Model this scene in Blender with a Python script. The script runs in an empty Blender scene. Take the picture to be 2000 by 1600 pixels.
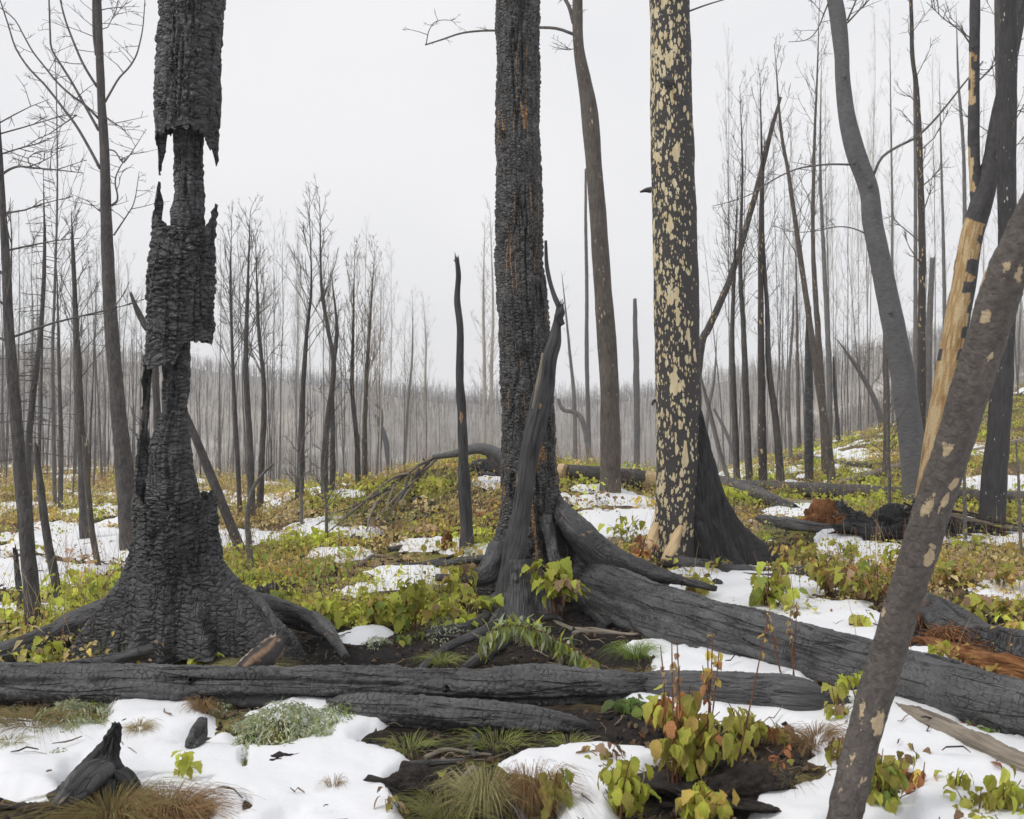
import bpy, math, random
import numpy as np
from mathutils import Matrix, Vector

random.seed(7)
rng = np.random.default_rng(11)
SC = bpy.context.scene
COL = SC.collection
PI = math.pi
F = 1950.0            # focal length in photo pixels (photo 2000 x 1600)
CH = 1.6              # eye height

# ------------------------------------------------------------ camera, sky, sun
cam_d = bpy.data.cameras.new("camera")
cam = bpy.data.objects.new("camera", cam_d)
COL.objects.link(cam)
cam.location = (0, 0, CH)
cam.rotation_euler = (PI / 2, 0, 0)
cam_d.sensor_width = 36.0
cam_d.lens = 36.0 * F / 2000.0
cam_d.clip_start = 0.05
cam_d.clip_end = 6000
cam_d.dof.use_dof = True
cam_d.dof.focus_distance = 8.5
cam_d.dof.aperture_fstop = 5.6
SC.camera = cam

SUN_EL, SUN_AZ = math.radians(50), math.radians(-112)
world = bpy.data.worlds.new("World")
SC.world = world
world.use_nodes = True
nt = world.node_tree
nt.nodes.clear()
w_out = nt.nodes.new("ShaderNodeOutputWorld")
sky = nt.nodes.new("ShaderNodeTexSky")
sky.sky_type = 'NISHITA'
sky.sun_disc = False
sky.sun_elevation = SUN_EL
sky.sun_rotation = SUN_AZ
bg1 = nt.nodes.new("ShaderNodeBackground")
bg1.inputs[1].default_value = 0.08
bg2 = nt.nodes.new("ShaderNodeBackground")
bg2.inputs[1].default_value = 1.0
tc = nt.nodes.new("ShaderNodeTexCoord")
mp = nt.nodes.new("ShaderNodeMapping")
mp.inputs['Scale'].default_value = (1.0, 1.0, 2.2)
nz = nt.nodes.new("ShaderNodeTexNoise")
nz.inputs['Scale'].default_value = 1.7
nz.inputs['Detail'].default_value = 4
cr = nt.nodes.new("ShaderNodeValToRGB")
cr.color_ramp.elements[0].position = 0.3
cr.color_ramp.elements[0].color = (0.775, 0.785, 0.82, 1)
cr.color_ramp.elements[1].position = 0.7
cr.color_ramp.elements[1].color = (0.895, 0.89, 0.90, 1)
mx = nt.nodes.new("ShaderNodeMixShader")
mx.inputs[0].default_value = 0.95
L = nt.links.new
L(tc.outputs['Generated'], mp.inputs[0]); L(mp.outputs[0], nz.inputs['Vector'])
L(nz.outputs['Fac'], cr.inputs[0]); L(cr.outputs[0], bg2.inputs[0])
L(sky.outputs[0], bg1.inputs[0])
L(bg1.outputs[0], mx.inputs[1]); L(bg2.outputs[0], mx.inputs[2]); L(mx.outputs[0], w_out.inputs[0])

sun_d = bpy.data.lights.new("sun", 'SUN')
sun_d.energy = 1.5
sun_d.angle = math.radians(12)
sun_d.color = (1.0, 0.965, 0.91)
sun = bpy.data.objects.new("sun", sun_d)
COL.objects.link(sun)
sv = Vector((math.sin(SUN_AZ) * math.cos(SUN_EL), math.cos(SUN_AZ) * math.cos(SUN_EL), math.sin(SUN_EL)))
sun.rotation_euler = sv.to_track_quat('Z', 'Y').to_euler()

SC.view_settings.view_transform = 'Standard'
SC.view_settings.look = 'None'
SC.view_settings.gamma = 1
SC.view_settings.exposure = 0.10
SC.view_settings.use_curve_mapping = False
SC.render.engine = 'CYCLES'
SC.cycles.max_bounces = 8
SC.cycles.volume_bounces = 4
SC.cycles.transparent_max_bounces = 4
SC.cycles.use_denoising = True

# ------------------------------------------------------------ numpy noise
def h2(ix, iy, seed=0):
    x = np.sin(ix * 127.1 + iy * 311.7 + seed * 74.71) * 43758.5453
    return x - np.floor(x)

def vn(x, y, seed=0):
    x = np.asarray(x, float); y = np.asarray(y, float)
    ix = np.floor(x); iy = np.floor(y); fx = x - ix; fy = y - iy
    fx = fx * fx * (3 - 2 * fx); fy = fy * fy * (3 - 2 * fy)
    a = h2(ix, iy, seed); b = h2(ix + 1, iy, seed); c = h2(ix, iy + 1, seed); d = h2(ix + 1, iy + 1, seed)
    return (a + (b - a) * fx) * (1 - fy) + (c + (d - c) * fx) * fy

def fbm(x, y, seed=0, o=4):
    s = 0; a = 0.5; t = 0
    for i in range(o):
        s = s + a * (vn(x, y, seed + i * 3) - 0.5) * 2; t += a
        x = x * 2.03 + 5.1; y = y * 2.03 + 1.7; a *= 0.5
    return s / t

def voro(x, y, seed=0, jit=0.85):
    ix = np.floor(x); iy = np.floor(y)
    f1 = np.full(x.shape, 9.0); f2 = np.full(x.shape, 9.0); rid = np.zeros(x.shape)
    for dx in (-1, 0, 1):
        for dy in (-1, 0, 1):
            cx = ix + dx; cy = iy + dy
            px = cx + 0.5 + (h2(cx, cy, seed) - 0.5) * jit
            py = cy + 0.5 + (h2(cx, cy, seed + 9) - 0.5) * jit
            d = np.hypot(px - x, py - y)
            m = d < f1
            f2 = np.where(m, f1, np.minimum(f2, d))
            rid = np.where(m, h2(cx, cy, seed + 17), rid)
            f1 = np.where(m, d, f1)
    return f1, f2 - f1, rid

def sstep(a, b, x):
    t = np.clip((x - a) / (b - a), 0, 1)
    return t * t * (3 - 2 * t)

# ------------------------------------------------------------ terrain
TC = np.array([-600, 0, 300, 600, 900, 1200, 1450, 1700, 2000, 2600], float)
TD = np.array([1, 4, 6.5, 8, 10, 12, 15, 18, 25, 40, 60, 90, 150, 230, 320, 400, 480, 600, 1500], float)
TZ = np.array([
 [0, 0, 0, 0, 0, 0, 0, 0, 0, 0],
 [0, 0, 0, 0, 0, 0, 0, 0, 0, 0],
 [0, 0, 0, 0, 0, 0, 0, 0.02, 0.03, .1],
 [0, 0, 0, 0, 0, 0, 0, .05, .08, .2],
 [-.1, -.02, 0, .05, .06, .02, .02, .12, .16, .3],
 [-.2, -.02, 0, .14, .35, .25, .1, .22, .22, .5],
 [-.3, -.02, -.02, .36, .92, .66, .25, .34, .40, .8],
 [-.4, -.12, -.15, .10, .55, .50, .22, .40, .52, 1.1],
 [-.6, -.34, -.40, -.45, -.5, -.4, .0, .56, .9, 2.0],
 [-1, -.9, -1.0, -1.4, -3, -2.6, -.6, .75, 2.3, 4],
 [-1.5, -1.6, -1.9, -2.8, -6, -5.5, -1.6, .2, 3.6, 6],
 [-4, -4, -4.3, -6, -10, -10, -5, -1.6, 4.5, 8],
 [-9, -10, -10, -11, -14, -13, -8, -1, 7, 12],
 [-4, -4, -4, -6, -9, -7, 2, 9, 19, 27],
 [12, 11.5, 9, 4, -2, 1, 13.0, 18.5, 31, 40],
 [27, 25, 22, 14, 3.5, 3.5, 14, 20, 33, 42],
 [25, 23, 19, 9, -3, -3, 8, 16, 30, 36],
 [12, 11, 11, 11, 9, 8, 6, 8, 16, 22],
 [-20, -20, -20, -20, -20, -20, -20, -20, -20, -20]], float)
_b = np.linspace(-600, 2600, 161)
_l = np.linspace(0, math.log(1500), 241)
_tz = np.empty((241, 10))
for _j in range(10):
    _tz[:, _j] = np.interp(_l, np.log(TD), TZ[:, _j])
_T = np.empty((241, 161))
for _i in range(241):
    _T[_i] = np.interp(_b, TC, _tz[_i])
for _k in range(3):
    _p = np.pad(_T, ((1, 1), (3, 3)), 'edge')
    _q = sum(_p[i:i + 241] for i in range(3)) / 3
    _T = sum(_q[:, j:j + 161] for j in range(7)) / 7

def gh(x, y):
    x = np.asarray(x, float); y = np.asarray(y, float)
    yy = np.maximum(y, 1.0)
    b = np.clip(x / yy * F + 1000, -600, 2600); l = np.clip(np.log(yy), 0, math.log(1500))
    fb = (b + 600) / 3200 * 160; fl = l / math.log(1500) * 240
    ib = np.clip(np.floor(fb).astype(int), 0, 159); il = np.clip(np.floor(fl).astype(int), 0, 239)
    tb = fb - ib; tl = fl - il
    z = (_T[il, ib] * (1 - tb) + _T[il, ib + 1] * tb) * (1 - tl) + (_T[il + 1, ib] * (1 - tb) + _T[il + 1, ib + 1] * tb) * tl
    r = np.hypot(x, y)
    z = z + 0.05 * fbm(x * .9, y * .9, 3, 4) * sstep(1.5, 5, r) + 0.10 * fbm(x * .5, y * .5, 8, 4) * sstep(8.5, 14, r) \
        + 0.02 * fbm(x * 5, y * 5, 5, 3) + 0.5 * fbm(x * .06, y * .06, 21, 3) * sstep(30, 90, r) \
        + 1.6 * fbm(x * .02, y * .02, 4, 3) * sstep(120, 300, r)
    return z

def P(px, py, d):
    return np.array([(px - 1000) / F * d, d, CH - (py - 800) / F * d])

def rest(px, py, r=0.0, dmax=90):
    """point at height r above the ground seen at this pixel"""
    ds = np.exp(np.linspace(math.log(3.0), math.log(dmax), 2600))
    x = (px - 1000) / F * ds; z = CH - (py - 800) / F * ds
    g = gh(x, ds) + r
    k = np.argmax(z < g) if (z < g).any() else len(ds) - 1
    return np.array([x[k], ds[k], float(g[k])])

def gz(x, y):
    return float(gh(np.array([x]), np.array([y]))[0])

# ------------------------------------------------------------ mesh helpers
def mesh_np(name, V, Q=None, T=None, uv=None, col=None, mat=None, smooth=True):
    me = bpy.data.meshes.new(name)
    V = np.asarray(V, np.float32).reshape(-1, 3)
    parts = []; tot = []
    if Q is not None and len(Q):
        Q = np.asarray(Q, np.int32).reshape(-1, 4); parts.append(Q.ravel()); tot.append(np.full(len(Q), 4))
    if T is not None and len(T):
        T = np.asarray(T, np.int32).reshape(-1, 3); parts.append(T.ravel()); tot.append(np.full(len(T), 3))
    li = np.concatenate(parts).astype(np.int32); lt = np.concatenate(tot).astype(np.int32)
    ls = np.concatenate(([0], np.cumsum(lt)[:-1])).astype(np.int32)
    me.vertices.add(len(V)); me.vertices.foreach_set('co', V.ravel())
    me.loops.add(len(li)); me.loops.foreach_set('vertex_index', li)
    me.polygons.add(len(lt)); me.polygons.foreach_set('loop_start', ls)
    if uv is not None:
        ul = me.uv_layers.new(name='UVMap')
        ul.data.foreach_set('uv', np.asarray(uv, np.float32)[li].ravel())
    if col is not None:
        c = np.asarray(col, np.float32)
        if c.shape[1] == 3: c = np.c_[c, np.ones(len(c), np.float32)]
        a = me.attributes.new('Col', 'FLOAT_COLOR', 'POINT')
        a.data.foreach_set('color', c.astype(np.float32).ravel())
    if smooth:
        me.polygons.foreach_set('use_smooth', np.ones(len(lt), bool))
    me.update(calc_edges=True); me.validate()
    if mat: me.materials.append(mat)
    return me

def ob(name, me, parent=None, label=None, cat=None, group=None, kind=None, loc=None):
    o = bpy.data.objects.new(name, me)
    COL.objects.link(o)
    if parent is not None:
        o.parent = parent
        p = parent; off = Vector((0, 0, 0))
        while p is not None: off += p.location; p = p.parent
        o.location = -off            # meshes are written in world coordinates
    if loc is not None: o.location = loc
    tag(o, label, cat, group, kind)
    return o

def tag(o, label=None, cat=None, group=None, kind=None):
    if label: o['label'] = label
    if cat: o['category'] = cat
    if group: o['group'] = group
    if kind: o['kind'] = kind
    return o

def thing(name, loc, label, cat, group=None):
    o = bpy.data.objects.new(name, None)
    o.empty_display_size = 0.1
    COL.objects.link(o)
    o.location = [float(v) for v in loc]
    return tag(o, label, cat, group)

def grid_faces(n, m, off=0, wrap=False):
    """n rows x m columns"""
    i = np.arange(n - 1)[:, None]; j = np.arange(m if wrap else m - 1)[None, :]
    j2 = (j + 1) % m
    a = i * m + j; b = i * m + j2; c = (i + 1) * m + j2; d = (i + 1) * m + j
    return (np.stack([a, b, c, d], -1).reshape(-1, 4) + off)

def smooth_line(pts, n):
    """Catmull-Rom resample of K x D control rows to n rows"""
    p = np.asarray(pts, float)
    if len(p) == 2:
        t = np.linspace(0, 1, n)[:, None]; return p[0] * (1 - t) + p[1] * t
    seg = np.linalg.norm(np.diff(p[:, :3], axis=0), axis=1); s = np.r_[0, np.cumsum(seg)]; s /= s[-1]
    q = np.vstack([2 * p[0] - p[1], p, 2 * p[-1] - p[-2]])
    t = np.linspace(0, 1, n); k = np.clip(np.searchsorted(s, t, 'right') - 1, 0, len(p) - 2)
    u = ((t - s[k]) / np.maximum(s[k + 1] - s[k], 1e-9))[:, None]
    a, b, c, d = q[k], q[k + 1], q[k + 2], q[k + 3]
    return 0.5 * (2 * b + (c - a) * u + (2 * a - 5 * b + 4 * c - d) * u * u + (3 * b - a - 3 * c + d) * u ** 3)

def frames(C):
    T = np.gradient(C, axis=0); T /= np.linalg.norm(T, axis=1)[:, None] + 1e-9
    up = np.array([0, 1.0, 0]) if abs(T[0] @ np.array([0, 1.0, 0])) < 0.9 else np.array([0, 0, 1.0])
    A = np.empty_like(C); a = up - T[0] * (up @ T[0]); a /= np.linalg.norm(a)
    for i in range(len(C)):
        a = a - T[i] * (a @ T[i]); a /= np.linalg.norm(a); A[i] = a
    return T, A, np.cross(T, A)

def tube_geo(pts, seg=24, n=60, relief=None, lump=0.0, seed=0, end0='flat', end1='flat', ecc=0.0, jag=0.06):
    """pts: rows x,y,z,r.  Returns V, Q, T, uv.  angle 0 faces away along frame A."""
    D = smooth_line(pts, n)
    C = D[:, :3]; R = np.maximum(D[:, 3], 1e-4)
    T, A, B = frames(C)
    th = np.linspace(0, 2 * PI, seg, endpoint=False)
    L_ = np.r_[0, np.cumsum(np.linalg.norm(np.diff(C, axis=0), axis=1))]
    rm = R.mean()
    TH, LL = np.meshgrid(th, L_)
    U = TH * rm
    RR = np.repeat(R[:, None], seg, 1)
    cs, sn = np.cos(TH), np.sin(TH)
    if lump:
        RR = RR * (1 + lump * (vn(cs * 1.3 + 7 + LL * 1.1 / max(rm * 8, .2), sn * 1.3 + 3 + LL * 2.0 / max(rm * 8, .2), seed) - .5) * 2
                   + lump * .5 * fbm(cs * 2.3 + LL * 4, sn * 2.3 + LL * 3.1, seed + 5, 3))
    if ecc: RR = RR * (1 + ecc * np.cos(2 * (TH - seed)))
    if relief is not None: RR = RR + relief(U, LL, TH)
    off = np.zeros_like(RR)
    if end1 == 'jag':
        off[-1] = jag * 2 * (h2(np.round(th * 5), th * 0, seed) - .3)
    if end0 == 'jag':
        off[0] = -jag * 2 * (h2(np.round(th * 5), th * 0, seed + 4) - .3)
    V = C[:, None, :] + RR[..., None] * (cs[..., None] * A[:, None, :] + sn[..., None] * B[:, None, :]) + off[..., None] * T[:, None, :]
    V = V.reshape(-1, 3); Q = grid_faces(n, seg, 0, True)
    uv = np.stack([U, LL], -1).reshape(-1, 2)
    Tr = []
    for which, i, sg in ((end0, 0, 1), (end1, n - 1, -1)):
        rec = 0.05 if which == 'jag' else 0.0
        ring = (C[i] + sg * T[i] * rec) + 0.55 * (V[i * seg:(i + 1) * seg] - C[i]) * (1 if which != 'jag' else .9)
        c0 = C[i] + sg * T[i] * rec * 1.5
        k = len(V); V = np.vstack([V, ring, c0[None]])
        uv = np.vstack([uv, uv[i * seg:(i + 1) * seg] + [0, .05], uv[i * seg:i * seg + 1]])
        a = i * seg + np.arange(seg); b = i * seg + (np.arange(seg) + 1) % seg
        c = k + np.arange(seg); d = k + (np.arange(seg) + 1) % seg
        if sg == 1: Q = np.vstack([Q, np.stack([b, a, c, d], 1)]); Tr.append(np.stack([d, c, np.full(seg, k + seg)], 1))
        else: Q = np.vstack([Q, np.stack([a, b, d, c], 1)]); Tr.append(np.stack([c, d, np.full(seg, k + seg)], 1))
    return V, Q, np.vstack(Tr), uv

def tube(name, pts, mat, parent=None, colf=None, **kw):
    V, Q, T, uv = tube_geo(pts, **kw)
    col = colf(V, uv) if colf else None
    return ob(name, mesh_np(name, V, Q, T, uv, col, mat), parent)

def lines_geo(Pn, Rn, sides=3):
    """Pn: n x K x 3, Rn: n x K -> batch of thin tubes (pointed look, no caps)"""
    n, K, _ = Pn.shape
    T = Pn[:, -1] - Pn[:, 0]; T = T / (np.linalg.norm(T, axis=1)[:, None] + 1e-9)
    up = np.where(np.abs(T[:, 2:3]) > 0.9, np.array([[1., 0, 0]]), np.array([[0, 0, 1.]]))
    A = np.cross(T, up); A /= np.linalg.norm(A, axis=1)[:, None]; B = np.cross(T, A)
    th = np.arange(sides) * 2 * PI / sides
    O = np.cos(th)[None, :, None] * A[:, None, :] + np.sin(th)[None, :, None] * B[:, None, :]
    V = Pn[:, :, None, :] + Rn[:, :, None, None] * O[:, None, :, :]
    base = (np.arange(n) * K * sides)[:, None, None]
    k = (np.arange(K - 1) * sides)[None, :, None]; s = np.arange(sides)[None, None, :]; s2 = (s + 1) % sides
    Q = np.stack([base + k + s, base + k + s2, base + k + sides + s2, base + k + sides + s], -1).reshape(-1, 4)
    return V.reshape(-1, 3), Q

# ------------------------------------------------------------ materials
class NT:
    def __init__(s, name):
        s.m = bpy.data.materials.new(name); s.m.use_nodes = True
        s.t = s.m.node_tree; s.t.nodes.clear()
        s.out = s.n('ShaderNodeOutputMaterial')
    def n(s, typ, **kw):
        o = s.t.nodes.new(typ)
        for k, v in kw.items(): setattr(o, k, v)
        return o
    def l(s, a, b): s.t.links.new(a, b)
    def setin(s, node, key, v):
        if isinstance(v, bpy.types.NodeSocket): s.l(v, node.inputs[key])
        else: node.inputs[key].default_value = v
    def math(s, op, a, b=0.0, c=None, clamp=False):
        o = s.n('ShaderNodeMath', operation=op); o.use_clamp = clamp
        s.setin(o, 0, a); s.setin(o, 1, b)
        if c is not None: s.setin(o, 2, c)
        return o.outputs[0]
    def mapr(s, v, a, b, c=0.0, d=1.0):
        o = s.n('ShaderNodeMapRange'); s.setin(o, 0, v)
        for i, x in enumerate((a, b, c, d)): o.inputs[i + 1].default_value = x
        return o.outputs[0]
    def uv(s, sx=1, sy=1, sz=1, src='UV', loc=(0, 0, 0)):
        c = s.n('ShaderNodeTexCoord'); m = s.n('ShaderNodeMapping')
        m.inputs['Scale'].default_value = (sx, sy, sz); m.inputs['Location'].default_value = loc
        s.l(c.outputs[src], m.inputs[0]); return m.outputs[0]
    def noise(s, vec, sc=1, det=4, rough=.55, dist=0):
        o = s.n('ShaderNodeTexNoise'); s.setin(o, 'Vector', vec)
        o.inputs['Scale'].default_value = sc; o.inputs['Detail'].default_value = det
        o.inputs['Roughness'].default_value = rough; o.inputs['Distortion'].default_value = dist
        return o
    def voro(s, vec, sc=1, feat='F1', rnd=1.0, dist='EUCLIDEAN'):
        o = s.n('ShaderNodeTexVoronoi', feature=feat)
        if feat != 'DISTANCE_TO_EDGE': o.distance = dist
        s.setin(o, 'Vector', vec); o.inputs['Scale'].default_value = sc; o.inputs['Randomness'].default_value = rnd
        return o
    def warp(s, vec, amt, sc=1):
        nz = s.noise(vec, sc, 2)
        a = s.n('ShaderNodeVectorMath', operation='MULTIPLY_ADD')
        s.l(nz.outputs['Color'], a.inputs[0]); a.inputs[1].default_value = (amt,) * 3; s.l(vec, a.inputs[2])
        return a.outputs[0]
    def mix(s, f, a, b, mode='MIX'):
        o = s.n('ShaderNodeMix', data_type='RGBA', blend_type=mode)
        s.setin(o, 0, f)
        for k, v in ((6, a), (7, b)):
            if isinstance(v, bpy.types.NodeSocket): s.l(v, o.inputs[k])
            else: o.inputs[k].default_value = (*v, 1) if len(v) == 3 else v
        return o.outputs[2]
    def ramp(s, v, stops):
        o = s.n('ShaderNodeValToRGB'); e = o.color_ramp.elements
        while len(e) < len(stops): e.new(0.5)
        for i, (p, c) in enumerate(stops): e[i].position = p; e[i].color = (*c, 1)
        s.l(v, o.inputs[0]); return o.outputs[0]
    def bump(s, h, st=.5, dist=.01, prev=None):
        o = s.n('ShaderNodeBump'); o.inputs['Strength'].default_value = st; o.inputs['Distance'].default_value = dist
        s.l(h, o.inputs['Height'])
        if prev is not None: s.l(prev, o.inputs['Normal'])
        return o.outputs[0]
    def done(s, col, rough=.8, spec=.3, nrm=None, trans=0, sss=0):
        b = s.n('ShaderNodeBsdfPrincipled')
        s.setin(b, 'Base Color', col if isinstance(col, bpy.types.NodeSocket) else (*col, 1))
        s.setin(b, 'Roughness', rough); s.setin(b, 'Specular IOR Level', spec)
        if nrm is not None: s.l(nrm, b.inputs['Normal'])
        if trans:
            t = s.n('ShaderNodeBsdfTranslucent'); s.setin(t, 'Color', col if isinstance(col, bpy.types.NodeSocket) else (*col, 1))
            m = s.n('ShaderNodeMixShader'); m.inputs[0].default_value = trans
            s.l(b.outputs[0], m.inputs[1]); s.l(t.outputs[0], m.inputs[2]); s.l(m.outputs[0], s.out.inputs[0])
        else: s.l(b.outputs[0], s.out.inputs[0])
        return s.m

def attr(s):
    a = s.n('ShaderNodeAttribute'); a.attribute_name = 'Col'; return a.outputs['Color']

def m_char(name, lo=(.014, .014, .016), hi=(.11, .109, .115), su=26, sv=42, amber=0.0, spec=.7, tan=0.0, deep=.012, crk=1.0, vis=.5, grain=.5, rnd=.9, fu=9, fv=1.3, cv=.15, dw=1.0):
    """charcoal: vertical check lines (fu, fv) cut the surface into strips, cross cracks (su, sv) divide the strips; both fade in and out"""
    s = NT(name)
    v0 = s.uv()
    e = s.voro(s.warp(s.uv(su, sv, 1), .9, .5), 1, 'DISTANCE_TO_EDGE', rnd).outputs[0]
    cell = s.voro(s.warp(s.uv(su, sv, 1), .9, .5), 1, 'F1', rnd)
    cs = s.n('ShaderNodeSeparateColor'); s.l(cell.outputs['Color'], cs.inputs[0])
    e2 = s.voro(s.warp(s.uv(su * 3.1, sv * 2.2, 1), .9, 1), 1, 'DISTANCE_TO_EDGE').outputs[0]
    fis = s.voro(s.warp(s.uv(fu, fv, 1), .5, 2.2), 1, 'DISTANCE_TO_EDGE').outputs[0]
    big = s.noise(v0, 3.5, 5, .6).outputs[0]
    fine = s.noise(v0, 190, 5, .7).outputs[0]
    gr = s.noise(s.uv(150, 10, 1), 1, 4, .6).outputs[0]
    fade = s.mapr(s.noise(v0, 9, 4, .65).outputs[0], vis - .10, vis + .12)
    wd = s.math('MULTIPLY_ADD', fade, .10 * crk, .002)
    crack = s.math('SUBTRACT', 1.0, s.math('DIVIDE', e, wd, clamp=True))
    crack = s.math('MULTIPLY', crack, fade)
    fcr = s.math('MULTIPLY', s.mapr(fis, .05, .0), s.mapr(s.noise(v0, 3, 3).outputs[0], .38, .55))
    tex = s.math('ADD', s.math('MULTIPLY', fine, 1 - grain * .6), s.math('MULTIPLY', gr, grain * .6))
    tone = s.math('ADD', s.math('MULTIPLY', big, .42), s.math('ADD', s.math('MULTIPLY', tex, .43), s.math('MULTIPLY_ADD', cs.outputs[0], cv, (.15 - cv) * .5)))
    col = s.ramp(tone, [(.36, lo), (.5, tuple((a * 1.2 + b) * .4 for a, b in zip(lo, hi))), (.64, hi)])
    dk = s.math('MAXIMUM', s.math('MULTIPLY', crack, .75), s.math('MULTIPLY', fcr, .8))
    col = s.mix(dk, col, (.006, .006, .007))  # occlusion inside the cracks put into the colour as near-black lines
    dome = s.math('MULTIPLY', s.math('POWER', s.mapr(e, .0, .38), .6), dw)
    dk0 = crack
    h = s.math('MULTIPLY', dome, s.math('MULTIPLY', s.math('MULTIPLY_ADD', cs.outputs[1], .7, .4), s.math('MULTIPLY_ADD', fade, .8, .2)))
    h = s.math('ADD', h, s.math('ADD', s.math('MULTIPLY', s.mapr(e2, 0, .2), .12), s.math('ADD', s.math('MULTIPLY', tex, .45), s.math('MULTIPLY', big, .6))))
    h = s.math('SUBTRACT', h, s.math('ADD', s.math('MULTIPLY', fcr, 1.2), s.math('MULTIPLY', crack, .5)))
    if amber:
        cr_ = s.voro(s.warp(s.uv(7, .38, 1), .45, 1.6), 1, 'DISTANCE_TO_EDGE').outputs[0]
        wv = s.math('MULTIPLY', s.mapr(s.noise(s.uv(1, .7, 1), 3.3, 4).outputs[0], .46, .62), amber)
        msk = s.math('LESS_THAN', cr_, wv)
        col = s.mix(msk, col, s.ramp(fine, [(.3, (.22, .10, .035)), (.7, (.52, .31, .14))]))
        h = s.math('SUBTRACT', h, s.math('MULTIPLY', msk, 1.0))
    if tan:
        tm = s.mapr(s.noise(v0, 6, 6, .68).outputs[0], 1 - tan, 1 - tan + .05)
        col = s.mix(s.math('MULTIPLY', tm, .85), col, s.ramp(gr, [(.3, (.16, .10, .065)), (.7, (.42, .33, .24))]))
    n = s.bump(h, 1.0, deep)
    return s.done(col, s.mapr(fine, .3, .7, .34, .62), spec, n)

def m_bark(name, lo, hi, su=60, sv=9, b=.004, fleck=0.0, fcol=(.55, .45, .28), fsu=46, fsv=14, rough=.8, spec=.35, fj=.5):
    s = NT(name)
    v = s.warp(s.uv(su, sv, 1), .8, 1)
    f1 = s.noise(v, 1, 5, .6).outputs[0]
    e = s.voro(s.warp(s.uv(su * .7, sv * .8, 1), 1.0, .8), 1, 'DISTANCE_TO_EDGE').outputs[0]
    big = s.noise(s.uv(), 3, 3).outputs[0]
    t = s.math('ADD', s.math('MULTIPLY', f1, .65), s.math('MULTIPLY', big, .35))
    col = s.ramp(t, [(.32, lo), (.66, hi)])
    h = s.math('ADD', f1, s.math('MULTIPLY', s.mapr(e, 0, .25), .8))
    if fleck:
        vv = s.voro(s.warp(s.uv(fsu, fsv, 1), .7, 1.0), 1)
        rid = s.n('ShaderNodeSeparateColor'); s.l(vv.outputs['Color'], rid.inputs[0])
        dens = s.mapr(s.noise(s.uv(), 2.2, 3).outputs[0], .35, .65, 0.2, 1.6)
        rad = s.math('MULTIPLY', s.math('MULTIPLY', s.mapr(rid.outputs[0], 1 - fleck, 1, .0, .5), dens), 1.0)
        m = s.math('LESS_THAN', s.math('ADD', vv.outputs['Distance'], s.math('MULTIPLY_ADD', s.noise(s.uv(fsu * 1.6, fsv * 2.2, 1), 1, 5, .75).outputs[0], fj, -.4 * fj)), rad)
        col = s.mix(m, col, fcol)
        h = s.math('SUBTRACT', h, s.math('MULTIPLY', m, .8))
    return s.done(col, rough, spec, s.bump(h, .8, b))

def m_spotted():
    s = NT('flaking_bark')
    v0 = s.uv()
    f1 = s.noise(v0, 95, 5, .65).outputs[0]
    col = s.ramp(f1, [(.3, (.026, .025, .026)), (.5, (.062, .058, .058)), (.7, (.12, .113, .112))])
    sep = s.n('ShaderNodeSeparateXYZ'); s.l(s.n('ShaderNodeTexCoord').outputs['UV'], sep.inputs[0])
    side = s.mapr(sep.outputs[0], -.06, .25, 1.16, .5)       # more flakes lost on the weather side
    side = s.math('MULTIPLY', side, s.mapr(s.noise(s.uv(1, .5, 1), 2.5, 3).outputs[0], .3, .7, .65, 1.35))
    mask = None
    for su, sv, th, amp, w in ((24, 11, .28, .70, .7), (46, 19, .30, .66, .7), (12, 4.2, .66, .60, .6)):
        vv = s.voro(s.warp(s.uv(su, sv, 1, loc=(su * .13, sv * .7, 0)), w, 1.4), 1)
        c = s.n('ShaderNodeSeparateColor'); s.l(vv.outputs['Color'], c.inputs[0])
        rad = s.math('MULTIPLY', s.mapr(c.outputs[0], th, 1, 0, amp), side)
        m = s.math('LESS_THAN', s.math('ADD', vv.outputs['Distance'], s.math('MULTIPLY', f1, .16)), rad)
        mask = m if mask is None else s.math('MAXIMUM', mask, m)
    pale = s.ramp(s.noise(s.uv(30, 4, 1), 1, 4).outputs[0], [(.3, (.56, .42, .20)), (.5, (.66, .56, .36)), (.7, (.72, .65, .49))])
    col = s.mix(mask, col, pale)
    h = s.math('SUBTRACT', s.math('MULTIPLY', f1, .8), s.math('MULTIPLY', mask, .9))
    return s.done(col, .8, .3, s.bump(h, .9, .006))

def m_attr(name, nsc=80, amt=.5, rough=.8, spec=.3, bd=.004, su=1, sv=1):
    s = NT(name)
    f = s.noise(s.uv(su, sv, 1), nsc, 5, .62).outputs[0]
    col = s.mix(1.0, attr(s), s.ramp(f, [(.3, (1 - amt,) * 3), (.7, (1 + amt * .6,) * 3)]), 'MULTIPLY')
    return s.done(col, rough, spec, s.bump(f, .8, bd))

def m_leaf(name, obj_random=True):
    s = NT(name)
    f = s.noise(s.uv(src='Object'), 22, 3).outputs[0]
    col = s.mix(1.0, attr(s), s.ramp(f, [(.28, (.50, .50, .42)), (.42, (.88, .9, .85)), (.7, (1.22, 1.14, 1.05))]), 'MULTIPLY')
    if obj_random:
        oi = s.n('ShaderNodeObjectInfo')
        hs = s.n('ShaderNodeHueSaturation')
        s.setin(hs, 'Hue', s.mapr(oi.outputs['Random'], 0, 1, .485, .512))
        s.setin(hs, 'Value', s.mapr(oi.outputs['Random'], 0, 1, .8, 1.15))
        s.l(col, hs.inputs['Color']); col = hs.outputs[0]
    return s.done(col, .6, .25, None, trans=.45)

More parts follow.
